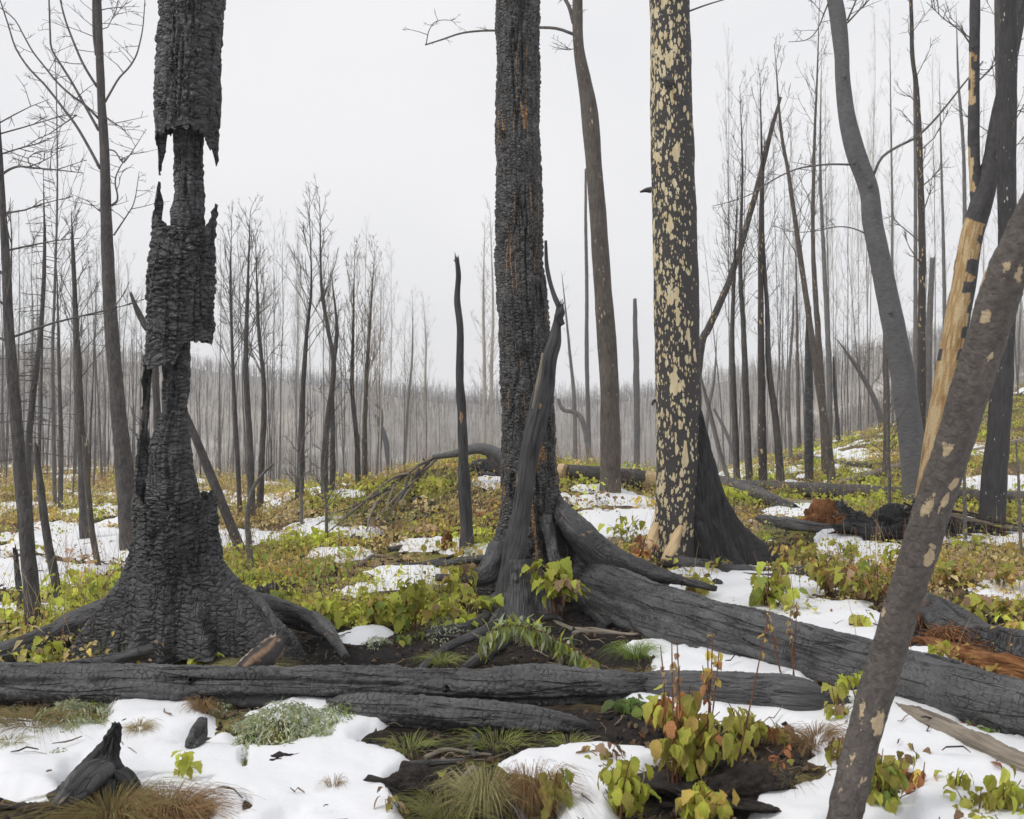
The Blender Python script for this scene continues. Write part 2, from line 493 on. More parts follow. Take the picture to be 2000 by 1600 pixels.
def m_plain(name, c0, c1, sc=60, src='Object', rough=.85, spec=.25, bd=.003, bs=.7):
    s = NT(name)
    f = s.noise(s.uv(src=src), sc, 4, .6).outputs[0]
    return s.done(s.ramp(f, [(.3, c0), (.7, c1)]), rough, spec, s.bump(f, bs, bd))

M = {}
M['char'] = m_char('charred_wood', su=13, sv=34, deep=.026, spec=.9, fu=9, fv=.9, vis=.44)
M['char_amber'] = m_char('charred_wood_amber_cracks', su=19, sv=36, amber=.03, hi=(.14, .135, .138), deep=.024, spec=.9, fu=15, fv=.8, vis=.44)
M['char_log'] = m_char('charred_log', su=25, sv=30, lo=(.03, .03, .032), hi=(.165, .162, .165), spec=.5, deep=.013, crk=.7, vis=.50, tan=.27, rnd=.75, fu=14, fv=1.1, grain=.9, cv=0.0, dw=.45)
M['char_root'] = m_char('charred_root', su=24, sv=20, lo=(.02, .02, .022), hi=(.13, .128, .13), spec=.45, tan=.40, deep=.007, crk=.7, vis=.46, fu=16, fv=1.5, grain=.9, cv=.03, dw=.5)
M['black'] = m_bark('sooty_black_wood', (.007, .007, .008), (.042, .041, .044), su=44, sv=6, b=.014, spec=.3, rough=.6)
M['char_fine'] = m_bark('charred_fine_grain', (.016, .016, .018), (.115, .114, .12), su=60, sv=8, b=.012, spec=.6, rough=.55)
M['snag'] = m_bark('charred_snag_wood', (.014, .014, .016), (.11, .108, .112), su=70, sv=4, b=.008, fleck=.16, fcol=(.30, .20, .12), fsu=12, fsv=5)
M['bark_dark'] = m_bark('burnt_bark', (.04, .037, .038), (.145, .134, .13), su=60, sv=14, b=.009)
M['bark_brown'] = m_bark('burnt_brown_bark', (.055, .046, .041), (.17, .148, .132), su=55, sv=9, fleck=.13, fcol=(.42, .36, .28), fsu=60, fsv=16)
M['bark_speck'] = m_bark('burnt_bark_pale_specks', (.025, .024, .026), (.075, .072, .075), su=70, sv=8, fleck=.12, fcol=(.5, .46, .4), fsu=70, fsv=22)
M['bark_smooth'] = m_bark('smooth_grey_bark', (.10, .099, .103), (.165, .163, .168), su=20, sv=30, b=.004, spec=.3)
M['bark_lean'] = m_bark('burnt_bark_tan_patches', (.046, .040, .037), (.135, .117, .104), su=44, sv=40, b=.005, fleck=.95, fcol=(.42, .33, .21), fsu=17, fsv=8, fj=1.1)
M['bark_mid'] = m_bark('burnt_bark_baked_light', (.07, .066, .064), (.21, .20, .195), su=60, sv=12)  # burnt bark brightened for distant trunks, wraparound light put into the colour
M['bark_birch'] = m_bark('pale_birch_bark', (.30, .27, .24), (.52, .48, .43), su=20, sv=60, b=.001)
M['bark_spot_thin'] = m_bark('thin_flaking_bark', (.035, .03, .03), (.09, .08, .078), su=60, sv=12, fleck=.42, fcol=(.52, .38, .18), fsu=40, fsv=11)
M['spotted'] = m_spotted()
M['twig'] = m_plain('bare_twig', (.09, .084, .08), (.20, .19, .18), 30)
M['twig_pale'] = m_plain('pale_twig', (.20, .18, .155), (.36, .33, .28), 30)
M['wood_pale'] = m_bark('bare_pale_wood', (.38, .27, .14), (.66, .50, .30), su=70, sv=4, b=.003)
M['wood_grey'] = m_bark('weathered_wood', (.10, .085, .07), (.34, .29, .23), su=70, sv=5, b=.004)
M['rot'] = m_bark('rotten_orange_wood', (.05, .022, .012), (.36, .17, .075), su=50, sv=8, b=.01, rough=.95, spec=.1)
M['fibre'] = m_plain('rotten_wood_fibre', (.12, .05, .02), (.42, .20, .085), 40)
M['attr_bark'] = m_attr('peeling_bark', 60, .3)
M['leaf'] = m_leaf('leaf')
M['leafm'] = m_leaf('ground_cover_leaf', False)
M['stem'] = m_plain('plant_stem', (.10, .045, .025), (.22, .10, .055), 30)
M['soil'] = m_plain('black_soil', (.008, .0075, .008), (.05, .040, .034), 38, bd=.02, bs=1.0)
M['grass'] = m_attr('grass_blade', 20, .25, .7, .2)

# ------------------------------------------------------------ ground and snow
def pixof(x, y, z):
    yy = np.maximum(y, .5)
    return x / yy * F + 1000, (CH - z) / yy * F + 800

SNOW = [  # px, py, rx, ry, strength
 (150, 1500, 270, 80, 1), (300, 1415, 110, 50, 1), (620, 1490, 190, 95, 1), (400, 1545, 150, 90, 1), (30, 1440, 80, 25, .8),
 (700, 1580, 100, 70, 1), (1110, 1492, 150, 26, 1), (1140, 1545, 60, 75, 1), (1240, 1488, 60, 18, 1), (960, 1437, 30, 9, .7),
 (1440, 1305, 160, 40, 1), (1480, 1392, 110, 26, 1), (1330, 1382, 100, 26, 1), (1630, 1420, 160, 60, 1), (1590, 1570, 170, 60, 1), (1850, 1480, 260, 55, 1),
 (1930, 1570, 190, 60, 1), (1800, 1400, 200, 26, 1), (1260, 1268, 60, 10, .6),
 (1640, 1222, 210, 46, 1), (1440, 1150, 150, 32, 1), (1500, 1190, 110, 25, 1), (1800, 1285, 90, 22, 1), (1380, 1125, 60, 15, .6),
 (700, 1256, 90, 24, 1), (1190, 1032, 130, 26, 1), (1250, 1010, 100, 10, 1), (1200, 975, 120, 15, .6), (1150, 955, 60, 8, .6),
 (660, 1086, 60, 16, .9), (800, 1132, 110, 18, .8), (750, 1155, 90, 13, .8), (1650, 1062, 60, 34, 1), (1720, 1090, 90, 20, .9),
 (1960, 1055, 130, 18, .9), (1560, 1000, 60, 10, .8), (970, 945, 60, 10, .7), (840, 1065, 60, 10, .7), (950, 1080, 70, 10, .8), (70, 1120, 110, 34, .8),
 (180, 1060, 140, 34, .7), (1660, 893, 60, 12, .9), (1420, 932, 60, 15, .7), (660, 966, 40, 6, .8), (1960, 1150, 60, 20, .5), (1880, 880, 60, 8, .6),
 (60, 1200, 70, 15, .6), (640, 1040, 60, 14, .5), (450, 1050, 60, 12, .5), (1950, 1230, 60, 20, .5)]
BARE = [(820, 1285, 430, 40, 1), (930, 1445, 230, 32, .9), (900, 1560, 130, 60, 1), (1370, 1540, 100, 80, .8), (1290, 1430, 70, 60, .5), (120, 1400, 110, 26, .7),
 (560, 1440, 100, 40, .5), (330, 1590, 110, 40, .9), (1150, 1190, 170, 60, 1), (170, 1520, 70, 45, .6), (380, 1270, 230, 30, 1), (1850, 1230, 130, 50, .8),
 (478, 1502, 9, 22, .8), (482, 1585, 12, 22, .8), (1480, 1450, 130, 40, .6), (1560, 1530, 60, 30, .4), (1700, 1480, 50, 40, .3), (1040, 1240, 120, 60, 1), (1450, 1480, 60, 60, .7)]

def snow_t(x, y, z):
    """snow depth in metres (negative = none)"""
    px, py = pixof(x, y, z)
    f = np.full(x.shape, -1.0)
    for cx, cy, rx, ry, s in SNOW:
        f = np.maximum(f, s * (np.where(y < 7.2, 1.2, 1.0) - np.hypot((px - cx) / rx, (py - cy) / ry)))
    g = np.zeros(x.shape)
    for cx, cy, rx, ry, s in BARE:
        g = np.maximum(g, s * np.clip(1.25 - np.hypot((px - cx) / rx, (py - cy) / ry), 0, 1) * 1.6)
    n = fbm(x * 2.1, y * 2.1, 31, 5) * .6 + fbm(x * 9, y * 9, 35, 4) * .30
    far = (fbm(x * .55, y * .55, 41, 4) * 1.6 - .5) * sstep(11, 17, y) - .5 * sstep(17, 11, y)
    near = np.where(y < 3.6, fbm(x * .8, y * .8, 61, 3) * 1.5 + .2, -1)
    out = np.where((px < -40) | (px > 2040), fbm(x * .8, y * .8, 61, 3) * 1.4 - .1, -1)
    f = np.maximum(np.maximum(f, far), np.maximum(near, out)) + n * (.75 + .55 * sstep(7, 9, y)) + .12 * sstep(7, 9, y) - g
    return np.clip(f * .16, -.05, .055) + .012 * fbm(x * 1.7, y * 1.7, 51, 3)

def fan(rads, angs):
    A_, R_ = np.meshgrid(angs, rads)
    return R_ * np.sin(A_), R_ * np.cos(A_)

rad = np.r_[np.linspace(.05, 3.2, 14), np.exp(np.linspace(math.log(3.3), math.log(17), 215)), np.exp(np.linspace(math.log(17.3), math.log(748), 115))]
ang = np.r_[np.linspace(-PI, -.72, 26)[:-1], np.linspace(-.72, .72, 390), np.linspace(.72, PI, 26)[1:]]
gx, gy = fan(rad, ang); gzz = gh(gx, gy)
st = snow_t(gx, gy, gzz)
gpx, gpy = pixof(gx, gy, gzz)
n1 = fbm(gx * 1.6, gy * 1.6, 71, 4); n2 = fbm(gx * 6, gy * 6, 75, 4); n3 = fbm(gx * .7, gy * .7, 79, 3)
c_char = np.array([.022, .02, .021]); c_lit = np.array([.15, .11, .07]); c_moss = np.array([.22, .22, .06]); c_tan = np.array([.33, .26, .14])
def mixc(a, b, t): return a * (1 - t[..., None]) + b * t[..., None]
gc = mixc(np.broadcast_to(c_lit, gx.shape + (3,)), c_moss, sstep(-.15, .35, n1))
gc = mixc(gc, c_tan, sstep(.05, .45, n3) * .8)
gc = mixc(gc, c_char, sstep(.05, .35, n2 + .2 * n1) * .8)
charm = np.zeros(gx.shape)
for cx, cy, rx, ry, s in [(820, 1290, 520, 60, 1), (1180, 1255, 260, 75, 1), (960, 1430, 330, 62, 1), (1250, 1420, 110, 60, 1), (1150, 1180, 230, 85, 1), (1850, 1240, 150, 70, 1), (1780, 1040, 220, 50, .8), (480, 1250, 330, 40, .9),
                          (1420, 1520, 210, 130, .95), (900, 1560, 150, 70, .8), (170, 1500, 110, 70, .8), (1400, 1085, 150, 30, .8)]:
    charm = np.maximum(charm, s * sstep(1.2, .7, np.hypot((gpx - cx) / rx, (gpy - cy) / ry)))
gc = mixc(gc, c_char * (1 + .8 * n2[..., None]), np.clip(charm * (1 + n1 * .25), 0, 1))
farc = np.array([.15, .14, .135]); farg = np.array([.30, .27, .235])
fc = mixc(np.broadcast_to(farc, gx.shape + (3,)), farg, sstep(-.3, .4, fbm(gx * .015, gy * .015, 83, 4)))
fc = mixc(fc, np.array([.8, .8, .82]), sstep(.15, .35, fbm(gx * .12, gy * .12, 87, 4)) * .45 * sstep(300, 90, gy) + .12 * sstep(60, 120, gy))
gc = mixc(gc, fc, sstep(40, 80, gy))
Vg = np.stack([gx, gy, gzz + .012 * fbm(gx * 16, gy * 16, 91, 2) * (gy < 20)], -1).reshape(-1, 3)
m_ground = m_attr('burnt_ground', 1, .55, .95, .12, .02, 30, 30)
_s = NT('burnt_soil')
_v = _s.uv(src='Object')
_f = _s.noise(_v, 22, 6, .7).outputs[0]; _f2 = _s.noise(_v, 120, 3, .6).outputs[0]
m_ground = _s.done(_s.mix(1.0, attr(_s), _s.ramp(_f, [(.3, (.45, .45, .47)), (.7, (1.5, 1.45, 1.35))]), 'MULTIPLY'), .95, .12,
                   _s.bump(_s.math('ADD', _f, _s.math('MULTIPLY', _f2, .4)), 1, .02))
ob('ground', mesh_np('ground', Vg, grid_faces(len(rad), len(ang)), None, None, gc.reshape(-1, 3), m_ground), kind='structure')

# snow sheet: same fan, lifted by its depth, kept only where it lies above the soil
si = (rad > .5) & (rad < 75)
ri = np.where(si)[0]
sx, sy, sz, sst = gx[ri], gy[ri], gzz[ri], st[ri]
Vs = np.stack([sx, sy, sz + sst], -1).reshape(-1, 3)
Qs = grid_faces(len(ri), len(ang))
keep = (sst.ravel()[Qs] > -.012).any(1)
Qs = Qs[keep]
used, inv = np.unique(Qs, return_inverse=True)
_s = NT('snow')
_v = _s.uv(src='Object')
_h = _s.math('ADD', _s.noise(_v, 14, 3).outputs[0], _s.math('MULTIPLY', _s.noise(_v, 150, 4, .75).outputs[0], .30))
_sp = _s.mapr(_s.noise(_v, 60, 8, .8).outputs[0], .665, .70)
_c = _s.mix(_s.math('MULTIPLY', _sp, .85), (.79, .80, .825), (.15, .125, .10))
m_snow = _s.done(_c, .55, .35, _s.bump(_h, .55, .012))
ob('snow', mesh_np('snow', Vs[used], inv.reshape(-1, 4), None, None, None, m_snow), kind='structure')

def snow_at(x, y):
    x = np.asarray(x, float); y = np.asarray(y, float)
    return snow_t(x, y, gh(x, y))

# ------------------------------------------------------------ standing charred trunks
def relief_char(U, Z, cw=.06, ch=.03, dep=.012, seed=1, fiss=.015, lumps=.012):
    wx = U / cw + 1.0 * fbm(U * 9, Z * 9, seed, 2); wy = Z / ch + .9 * fbm(U * 8, Z * 11, seed + 2, 2) + .25 * np.sin(U / cw * 1.3)
    f1, e, rid = voro(wx, wy, seed)
    cell = np.sqrt(np.clip(e * 2.2, 0, 1)) * (.55 + .6 * rid)
    f = 1 - np.clip(np.abs(fbm(U * 7, Z * .8, seed + 5, 3)) * 9, 0, 1)
    return dep * (cell - .7) - fiss * f ** 2 + lumps * fbm(U * 4, Z * 3, seed + 7, 3)

def polar(name, mat, cx, R, bot, top, nt_=200, nzz=300, th0=-PI, th1=PI, thick=None, relief=None, parent=None, d=6.5, colf=None, wave=0):
    """wall of a trunk. cx(z)->(x,y); R(th,z); bot/top(th) in z. theta 0 faces the camera side, + to the right."""
    full = abs(th1 - th0 - 2 * PI) < 1e-6
    th = np.linspace(th0, th1, nt_, endpoint=True)
    t = np.linspace(0, 1, nzz)
    TH, TT = np.meshgrid(th, t)
    B_ = bot(TH) if callable(bot) else np.full(TH.shape, bot)
    T_ = top(TH) if callable(top) else np.full(TH.shape, top)
    Z = B_ + (T_ - B_) * TT
    RR = R(TH, Z)
    U = TH * RR
    if relief is not None:
        a = sstep(PI, PI - .2, np.abs(TH)) if full else 1
        RR = RR + relief(U, Z) * a
    c = cx(Z)
    V = np.stack([c[0] + RR * np.sin(TH), c[1] - RR * np.cos(TH), Z], -1)
    Q = grid_faces(nzz, nt_); UV = np.stack([U, Z], -1)
    Vv = V.reshape(-1, 3); uv = UV.reshape(-1, 2)
    if thick is not None:
        n2_ = max(nzz // 4, 8)
        t2 = np.linspace(0, 1, n2_); TH2, TT2 = np.meshgrid(th, t2)
        B2 = bot(TH2) if callable(bot) else np.full(TH2.shape, bot); T2 = top(TH2) if callable(top) else np.full(TH2.shape, top)
        Z2 = B2 + (T2 - B2) * TT2
        R2 = R(TH2, Z2) - thick * (1 + .5 * fbm(TH2 * 2, Z2 * 5, 3, 2)) * np.clip(np.minimum(Z2 - B2, T2 - Z2) / .16, .12, 1); c2 = cx(Z2)
        Vi = np.stack([c2[0] + R2 * np.sin(TH2), c2[1] - R2 * np.cos(TH2), Z2], -1).reshape(-1, 3)
        off = len(Vv)
        Q = np.vstack([Q, grid_faces(n2_, nt_, off)[:, ::-1]])
        j = np.arange(nt_ - 1)
        lo = np.stack([j + 1, j, off + j, off + j + 1], 1)
        hi_o = (nzz - 1) * nt_; hi_i = off + (n2_ - 1) * nt_
        hi = np.stack([hi_o + j, hi_o + j + 1, hi_i + j + 1, hi_i + j], 1)
        Q = np.vstack([Q, lo, hi])
        if not full:
            for col_, sg in ((0, 1), (nt_ - 1, -1)):
                io = np.round(np.linspace(0, nzz - 1, n2_)).astype(int) * nt_ + col_
                ii = off + np.arange(n2_) * nt_ + col_
                q = np.stack([io[:-1], io[1:], ii[1:], ii[:-1]], 1)
                Q = np.vstack([Q, q if sg == 1 else q[:, ::-1]])
        Vv = np.vstack([Vv, Vi]); uv = np.vstack([uv, np.stack([TH2 * RR.mean() + 3, Z2], -1).reshape(-1, 2)])
    col = colf(Vv, uv) if colf else None
    return ob(name, mesh_np(name, Vv, Q, None, uv, col, mat), parent)

def zf(py, d): return CH - (py - 800) / F * d
def xf(px, d): return (px - 1000) / F * d
def prof(pairs, d, kind):
    """pairs (py, value px) -> function of z in metres; kind 'x' position or 'r' size"""
    a = sorted([(zf(py, d), (xf(v, d) if kind == 'x' else v / F * d)) for py, v in pairs])
    zs = np.array([q[0] for q in a]); vs = np.array([q[1] for q in a])
    return lambda z: np.interp(z, zs, vs)
def edge(pairs, d, jag, seed, sgn):
    """pairs (deg, py): ragged rim height against angle"""
    a = sorted(pairs); an = np.radians([q[0] for q in a]); zz = np.array([zf(q[1], d) for q in a])
    return lambda th: np.interp(th, an, zz) + jag * (h2(np.floor(th * 9 + seed), th * 0, seed) - .5) + jag * .8 * (vn(th * 17, th * 0, seed) - .5)

# --- the hollow charred pine on the left
D1 = 6.5
T1 = thing('charred_pine', (xf(350, D1), D1, 0), 'hollow charred pine on the left, its outer shell burnt through in bands above splayed roots', 'tree')
cxl = prof([(-700, 392), (0, 377), (265, 368), (450, 358), (650, 350), (820, 343), (1000, 340), (1150, 342), (1300, 345)], D1, 'x')
axis1 = lambda z: (cxl(z), np.full(z.shape, D1))
rl = prof([(-700, 56), (0, 60), (265, 59), (440, 58), (520, 61), (650, 62), (760, 66), (900, 70), (1000, 77), (1100, 86), (1180, 104), (1300, 120)], D1, 'r')
lob = [(84, .46, .40, .34), (62, .20, .36, .16), (-62, .29, .40, .17), (-40, .14, .26, .14), (36, .26, .30, .18), (-16, .16, .24, .13), (8, .10, .20, .10), (150, .35, .4, .4), (-125, .3, .4, .35), (60, .08, .7, .3), (-88, .10, .3, .2)]
def R1(th, z):
    r = rl(z) * (1 + .05 * np.cos(3 * th + z) + .03 * np.sin(5 * th + 2 * z))
    for a, A_, hh, w in lob:
        dt = (th - math.radians(a) + PI) % (2 * PI) - PI
        r = r + A_ * np.exp(-(np.clip(z, 0, 9) / hh) ** 2) * np.exp(-(dt / w) ** 2)
    return r
rel1 = lambda U, Z: (.5 + .5 * sstep(.35, .8, Z)) * relief_char(U, Z, .066, .036, .026, 1, .028, .018)
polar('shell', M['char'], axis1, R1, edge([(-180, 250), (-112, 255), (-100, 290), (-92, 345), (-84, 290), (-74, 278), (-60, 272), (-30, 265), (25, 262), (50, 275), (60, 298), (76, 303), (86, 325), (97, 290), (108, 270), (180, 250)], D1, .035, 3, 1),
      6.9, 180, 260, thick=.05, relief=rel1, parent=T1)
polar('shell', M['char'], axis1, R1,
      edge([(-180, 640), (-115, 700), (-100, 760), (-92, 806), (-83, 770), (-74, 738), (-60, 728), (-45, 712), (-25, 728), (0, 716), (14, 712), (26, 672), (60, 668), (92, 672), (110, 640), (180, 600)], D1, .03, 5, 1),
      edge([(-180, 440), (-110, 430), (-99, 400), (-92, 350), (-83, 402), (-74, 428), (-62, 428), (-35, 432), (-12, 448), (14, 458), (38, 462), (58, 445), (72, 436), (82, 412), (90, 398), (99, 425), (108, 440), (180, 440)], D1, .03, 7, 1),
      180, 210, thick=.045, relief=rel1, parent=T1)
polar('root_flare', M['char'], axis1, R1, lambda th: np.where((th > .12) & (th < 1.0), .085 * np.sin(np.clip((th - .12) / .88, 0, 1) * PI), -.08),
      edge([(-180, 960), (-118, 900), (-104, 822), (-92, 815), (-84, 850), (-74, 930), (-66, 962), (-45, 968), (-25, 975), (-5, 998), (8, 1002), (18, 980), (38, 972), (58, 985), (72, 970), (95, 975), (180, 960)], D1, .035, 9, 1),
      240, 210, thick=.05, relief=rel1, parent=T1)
# thin burnt strip still bridging the left gap, and the core
cc = prof([(0, 375), (265, 368), (440, 366), (620, 346), (720, 345), (750, 345), (800, 341), (830, 338), (870, 333), (940, 335), (1000, 338), (1100, 340)], D1, 'x')
rc_ = prof([(0, 28), (260, 28), (330, 27), (440, 30), (620, 30), (720, 29), (750, 29), (800, 26), (825, 29), (850, 35), (870, 37), (930, 42), (1000, 48), (1100, 60)], D1, 'r')
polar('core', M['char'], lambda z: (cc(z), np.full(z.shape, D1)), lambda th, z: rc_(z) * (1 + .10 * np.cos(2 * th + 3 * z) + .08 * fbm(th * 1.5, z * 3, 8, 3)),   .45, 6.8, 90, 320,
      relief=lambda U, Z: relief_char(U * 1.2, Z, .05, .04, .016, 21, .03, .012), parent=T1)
tube('splinter', [(*P(297, 640, D1), .018), (*P(291, 760, D1), .014), (*P(286, 830, D1), .010), (*P(281, 880, D1), .014), (*P(277, 960, D1), .02)], M['char'], T1, seg=10, n=60, lump=.3,
     relief=lambda U, Z, t: relief_char(U, Z, .03, .03, .006, 4, 0, .004))
# peeled root end and side roots
def grnd(px, py, r=.0): return rest(px, py, r)
tube('root', [(*P(478, 1150, 6.25), .03), (*P(515, 1195, 6.05), .036), (*P(532, 1240, 5.9), .04), (*P(526, 1275, 5.8), .05), (*P(500, 1305, 5.72), .06)], M['char'], T1, seg=22, n=50, lump=.2, end1='jag',
     relief=lambda U, Z, t: relief_char(U, Z, .04, .03, .009, 14, .006, .008))
Vp, Qp, Tp, uvp = tube_geo([(*P(540, 1250, 5.8), .038), (*P(528, 1272, 5.7), .062), (*P(500, 1296, 5.64), .068), (*P(468, 1318, 5.6), .055)], seg=26, n=30, lump=.25, end0='jag', end1='jag',
    relief=lambda U, Z, t: relief_char(U, Z, .03, .05, .012, 24, .01, .01))
pc = fbm(uvp[:, 0] * 34, uvp[:, 1] * 12, 6, 5)
pcol = mixc(np.broadcast_to(np.array([.30, .20, .13]), (len(Vp), 3)), np.array([.05, .045, .045]), sstep(-.22, .02, pc))
pcol = mixc(pcol, np.array([.52, .42, .33]), sstep(.22, .34, fbm(uvp[:, 0] * 14, uvp[:, 1] * 14, 9, 3)))
ob('peeled_bark', mesh_np('peeled_bark', Vp, Qp, Tp, uvp, pcol, M['attr_bark']), T1, label='peeling tan bark on the broken front root')
tube('root', [(*P(470, 1180, 6.95), .10), (*P(560, 1205, 6.85), .075), (*P(615, 1215, 6.75), .06), (*P(645, 1238, 6.5), .04), (*P(660, 1262, 6.3), .03), (*P(674, 1285, 6.15), .022)], M['char_root'], T1, seg=26, n=90, lump=.4,
     relief=lambda U, Z, t: relief_char(U, Z, .05, .03, .008, 34, .01, .01))
tube('root', [(*P(300, 1268, 5.8), .03), (*P(240, 1285, 5.72), .035), (*P(180, 1296, 5.65), .035), (*P(110, 1302, 5.6), .025)], M['char_root'], T1, seg=14, n=40, lump=.3, end1='jag')

# --- the charred pine in the centre
D2 = 8.8
T2 = thing('charred_pine', (xf(1032, D2), D2, 0), 'tall charred pine in the centre with amber cracks, directly behind the leaning hooked snag', 'tree')
c2x = prof([(-700, 1000), (0, 1011), (200, 1012), (500, 1017), (800, 1029), (1000, 1036), (1150, 1045)], D2, 'x')
r2 = prof([(-700, 38), (0, 43), (200, 42), (330, 44), (500, 48), (700, 51), (800, 52), (900, 54), (1000, 60), (1080, 70), (1150, 85)], D2, 'r')
lob2 = [(78, .62, .36, .42), (-80, .26, .36, .4), (20, .10, .4, .3), (-30, .16, .34, .3), (140, .4, .4, .4), (-140, .3, .3, .4)]
def R2_(th, z):
    r = r2(z) * (1 + .04 * np.cos(3 * th + z * 1.3) + .05 * fbm(th * 1.2, z * 2.0, 5, 3))
    for a, A_, hh, w in lob2:
        dt = (th - math.radians(a) + PI) % (2 * PI) - PI
        r = r + A_ * np.exp(-(np.clip(z, 0, 9) / hh) ** 1.6) * np.exp(-(dt / w) ** 2)
    return r - .10 * np.exp(-((th - .45) / .18) ** 2) * sstep(.75, .2, z)
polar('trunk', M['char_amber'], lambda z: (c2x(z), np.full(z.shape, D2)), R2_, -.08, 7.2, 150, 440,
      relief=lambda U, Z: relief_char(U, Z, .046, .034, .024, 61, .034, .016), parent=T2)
tube('root', [(*P(1085, 985, D2), .10), (*P(1130, 1045, 8.5), .13), (*P(1190, 1095, 8.3), .12), (*P(1270, 1120, 8.2), .07), (*P(1340, 1135, 8.1), .04), (*P(1400, 1150, 8.0), .02)], M['char_root'], T2, seg=26, n=90, lump=.22,
     relief=lambda U, Z, t: relief_char(U * .4, Z * .5, .03, .05, .012, 71, .02, .012))
tube('root', [(*P(1068, 1010, 8.55), .05), (*P(1076, 1070, 8.4), .045), (*P(1092, 1120, 8.2), .04), (*P(1130, 1170, 7.9), .045), (*P(1175, 1215, 7.5), .03)], M['char_root'], T2, seg=26, n=90, lump=.4, relief=lambda U, Z, t: relief_char(U, Z, .03, .03, .008, 73, .01, .008))
tube('root', [(*P(975, 1075, 8.6), .09), (*P(950, 1120, 8.3), .08), (*P(905, 1132, 8.2), .045), (*P(850, 1128, 8.2), .025)], M['char_root'], T2, seg=16, n=60, lump=.3)

# --- leaning snag in front of it
D3 = 8.0
T3 = thing('leaning_snag', (xf(1005, D3), D3, 0), 'grey charred snag with a hooked top leaning against the central charred pine', 'snag')
tube('trunk', [(*P(1093, 602, 8.25), .027), (*P(1088, 632, 8.25), .033), (*P(1082, 668, 8.22), .058), (*P(1071, 705, 8.2), .072), (*P(1057, 790, 8.15), .092), (*P(1033, 900, 8.1), .084), (*P(1019, 1000, 8.05), .088), (*P(1004, 1090, D3), .105), (*P(999, 1150, 7.95), .135), (*P(1002, 1200, 7.95), .20)], M['snag'], T3, seg=72, n=300, lump=.16, ecc=.12, end0='jag',
     relief=lambda U, Z, t: .016 * fbm(U * 9, Z * .8, 5, 3) - .02 * np.clip(1 - np.abs(fbm(U * 7, Z * .6, 7, 3)) * 8, 0, 1) + .005 * fbm(U * 30, Z * 4, 9, 3))
tube('knob', [(*P(1098, 596, 8.25), .012), (*P(1096, 608, 8.22), .03), (*P(1090, 622, 8.22), .034), (*P(1098, 636, 8.22), .02)], M['snag'], T3, seg=12, n=20, lump=.4)
tube('dead_branch', [(*P(1066, 470, 8.4), .012), (*P(1068, 520, 8.4), .017), (*P(1078, 565, 8.35), .02), (*P(1092, 600, 8.3), .024)], M['snag'], T3, seg=10, n=30, lump=.1)
tube('splinter', [(*P(1060, 690, 8.1), .008), (*P(1052, 740, 8.05), .014), (*P(1040, 800, 8.0), .010)], M['wood_grey'], T3, seg=8, n=20, lump=.3)
for pts in ([(985, 1190, 7.9), (960, 1225, 7.6), (925, 1245, 7.4), (880, 1262, 7.0), (840, 1290, 6.6), (815, 1318, 6.2)],
            [(1010, 1215, 7.7), (985, 1250, 7.2), (955, 1275, 6.8), (915, 1300, 6.3)],
            [(1060, 1210, 7.8), (1130, 1232, 7.3), (1190, 1236, 7.2), (1230, 1240, 7.2)],
            [(1050, 1215, 7.7), (1062, 1245, 6.9), (1092, 1275, 6.4), (1092, 1318, 6.1)],
            [(960, 1200, 7.9), (920, 1226, 7.6), (880, 1232, 7.5), (830, 1238, 7.5)]):
    k = len(pts); w = [.05, .045, .04, .028, .025, .022][:k]
    if pts[0][0] >= 1050: w = [q * .5 for q in w]
    tube('root', [(*(P(a, b, c) if i == 0 else rest(a, b, w[i] * .5 + (.05 if pts[0][0] == 1050 and i == 1 else 0))), w[i]) for i, (a, b, c) in enumerate(pts)], M['char_root'] if pts[0][0] < 1050 else M['wood_grey'], T3, seg=14, n=60, lump=.3)
for k_, l_ in enumerate(([(1130, 1180), (1160, 1200), (1185, 1222)], [(1120, 1238), (1150, 1230), (1190, 1234), (1235, 1240), (1262, 1236)], [(930, 1228), (915, 1238), (903, 1256)], [(1060, 1208), (1085, 1206), (1100, 1214)], [(900, 1245), (860, 1243), (800, 1240)], [(965, 1252), (950, 1280), (905, 1305)])):
    n_ = len(l_); w_ = [.05, .018, .010, .03, .016, .045][k_]
    tube('root', [(*rest(a, b, w_ * .6), w_ * (1 - .6 * i / (n_ - 1))) for i, (a, b) in enumerate(l_)], M['wood_grey'] if k_ in (1, 2) else M['char_root'], T3, seg=12, n=40, lump=.35)
polar('root_crown', M['char_fine'], lambda z: (np.full(z.shape, xf(1012, 7.95)), np.full(z.shape, 7.95)), lambda th, z: .09 + .24 * np.exp(-np.clip(z, -.05, 1) / .13) * (1 + .35 * np.cos(3 * th + .5) + .3 * fbm(th * 1.3, z * 5, 9, 3)), -.06, .42, 110, 60, relief=lambda U, Z: .03 * fbm(U * 7, Z * 9, 4, 4), parent=T3)

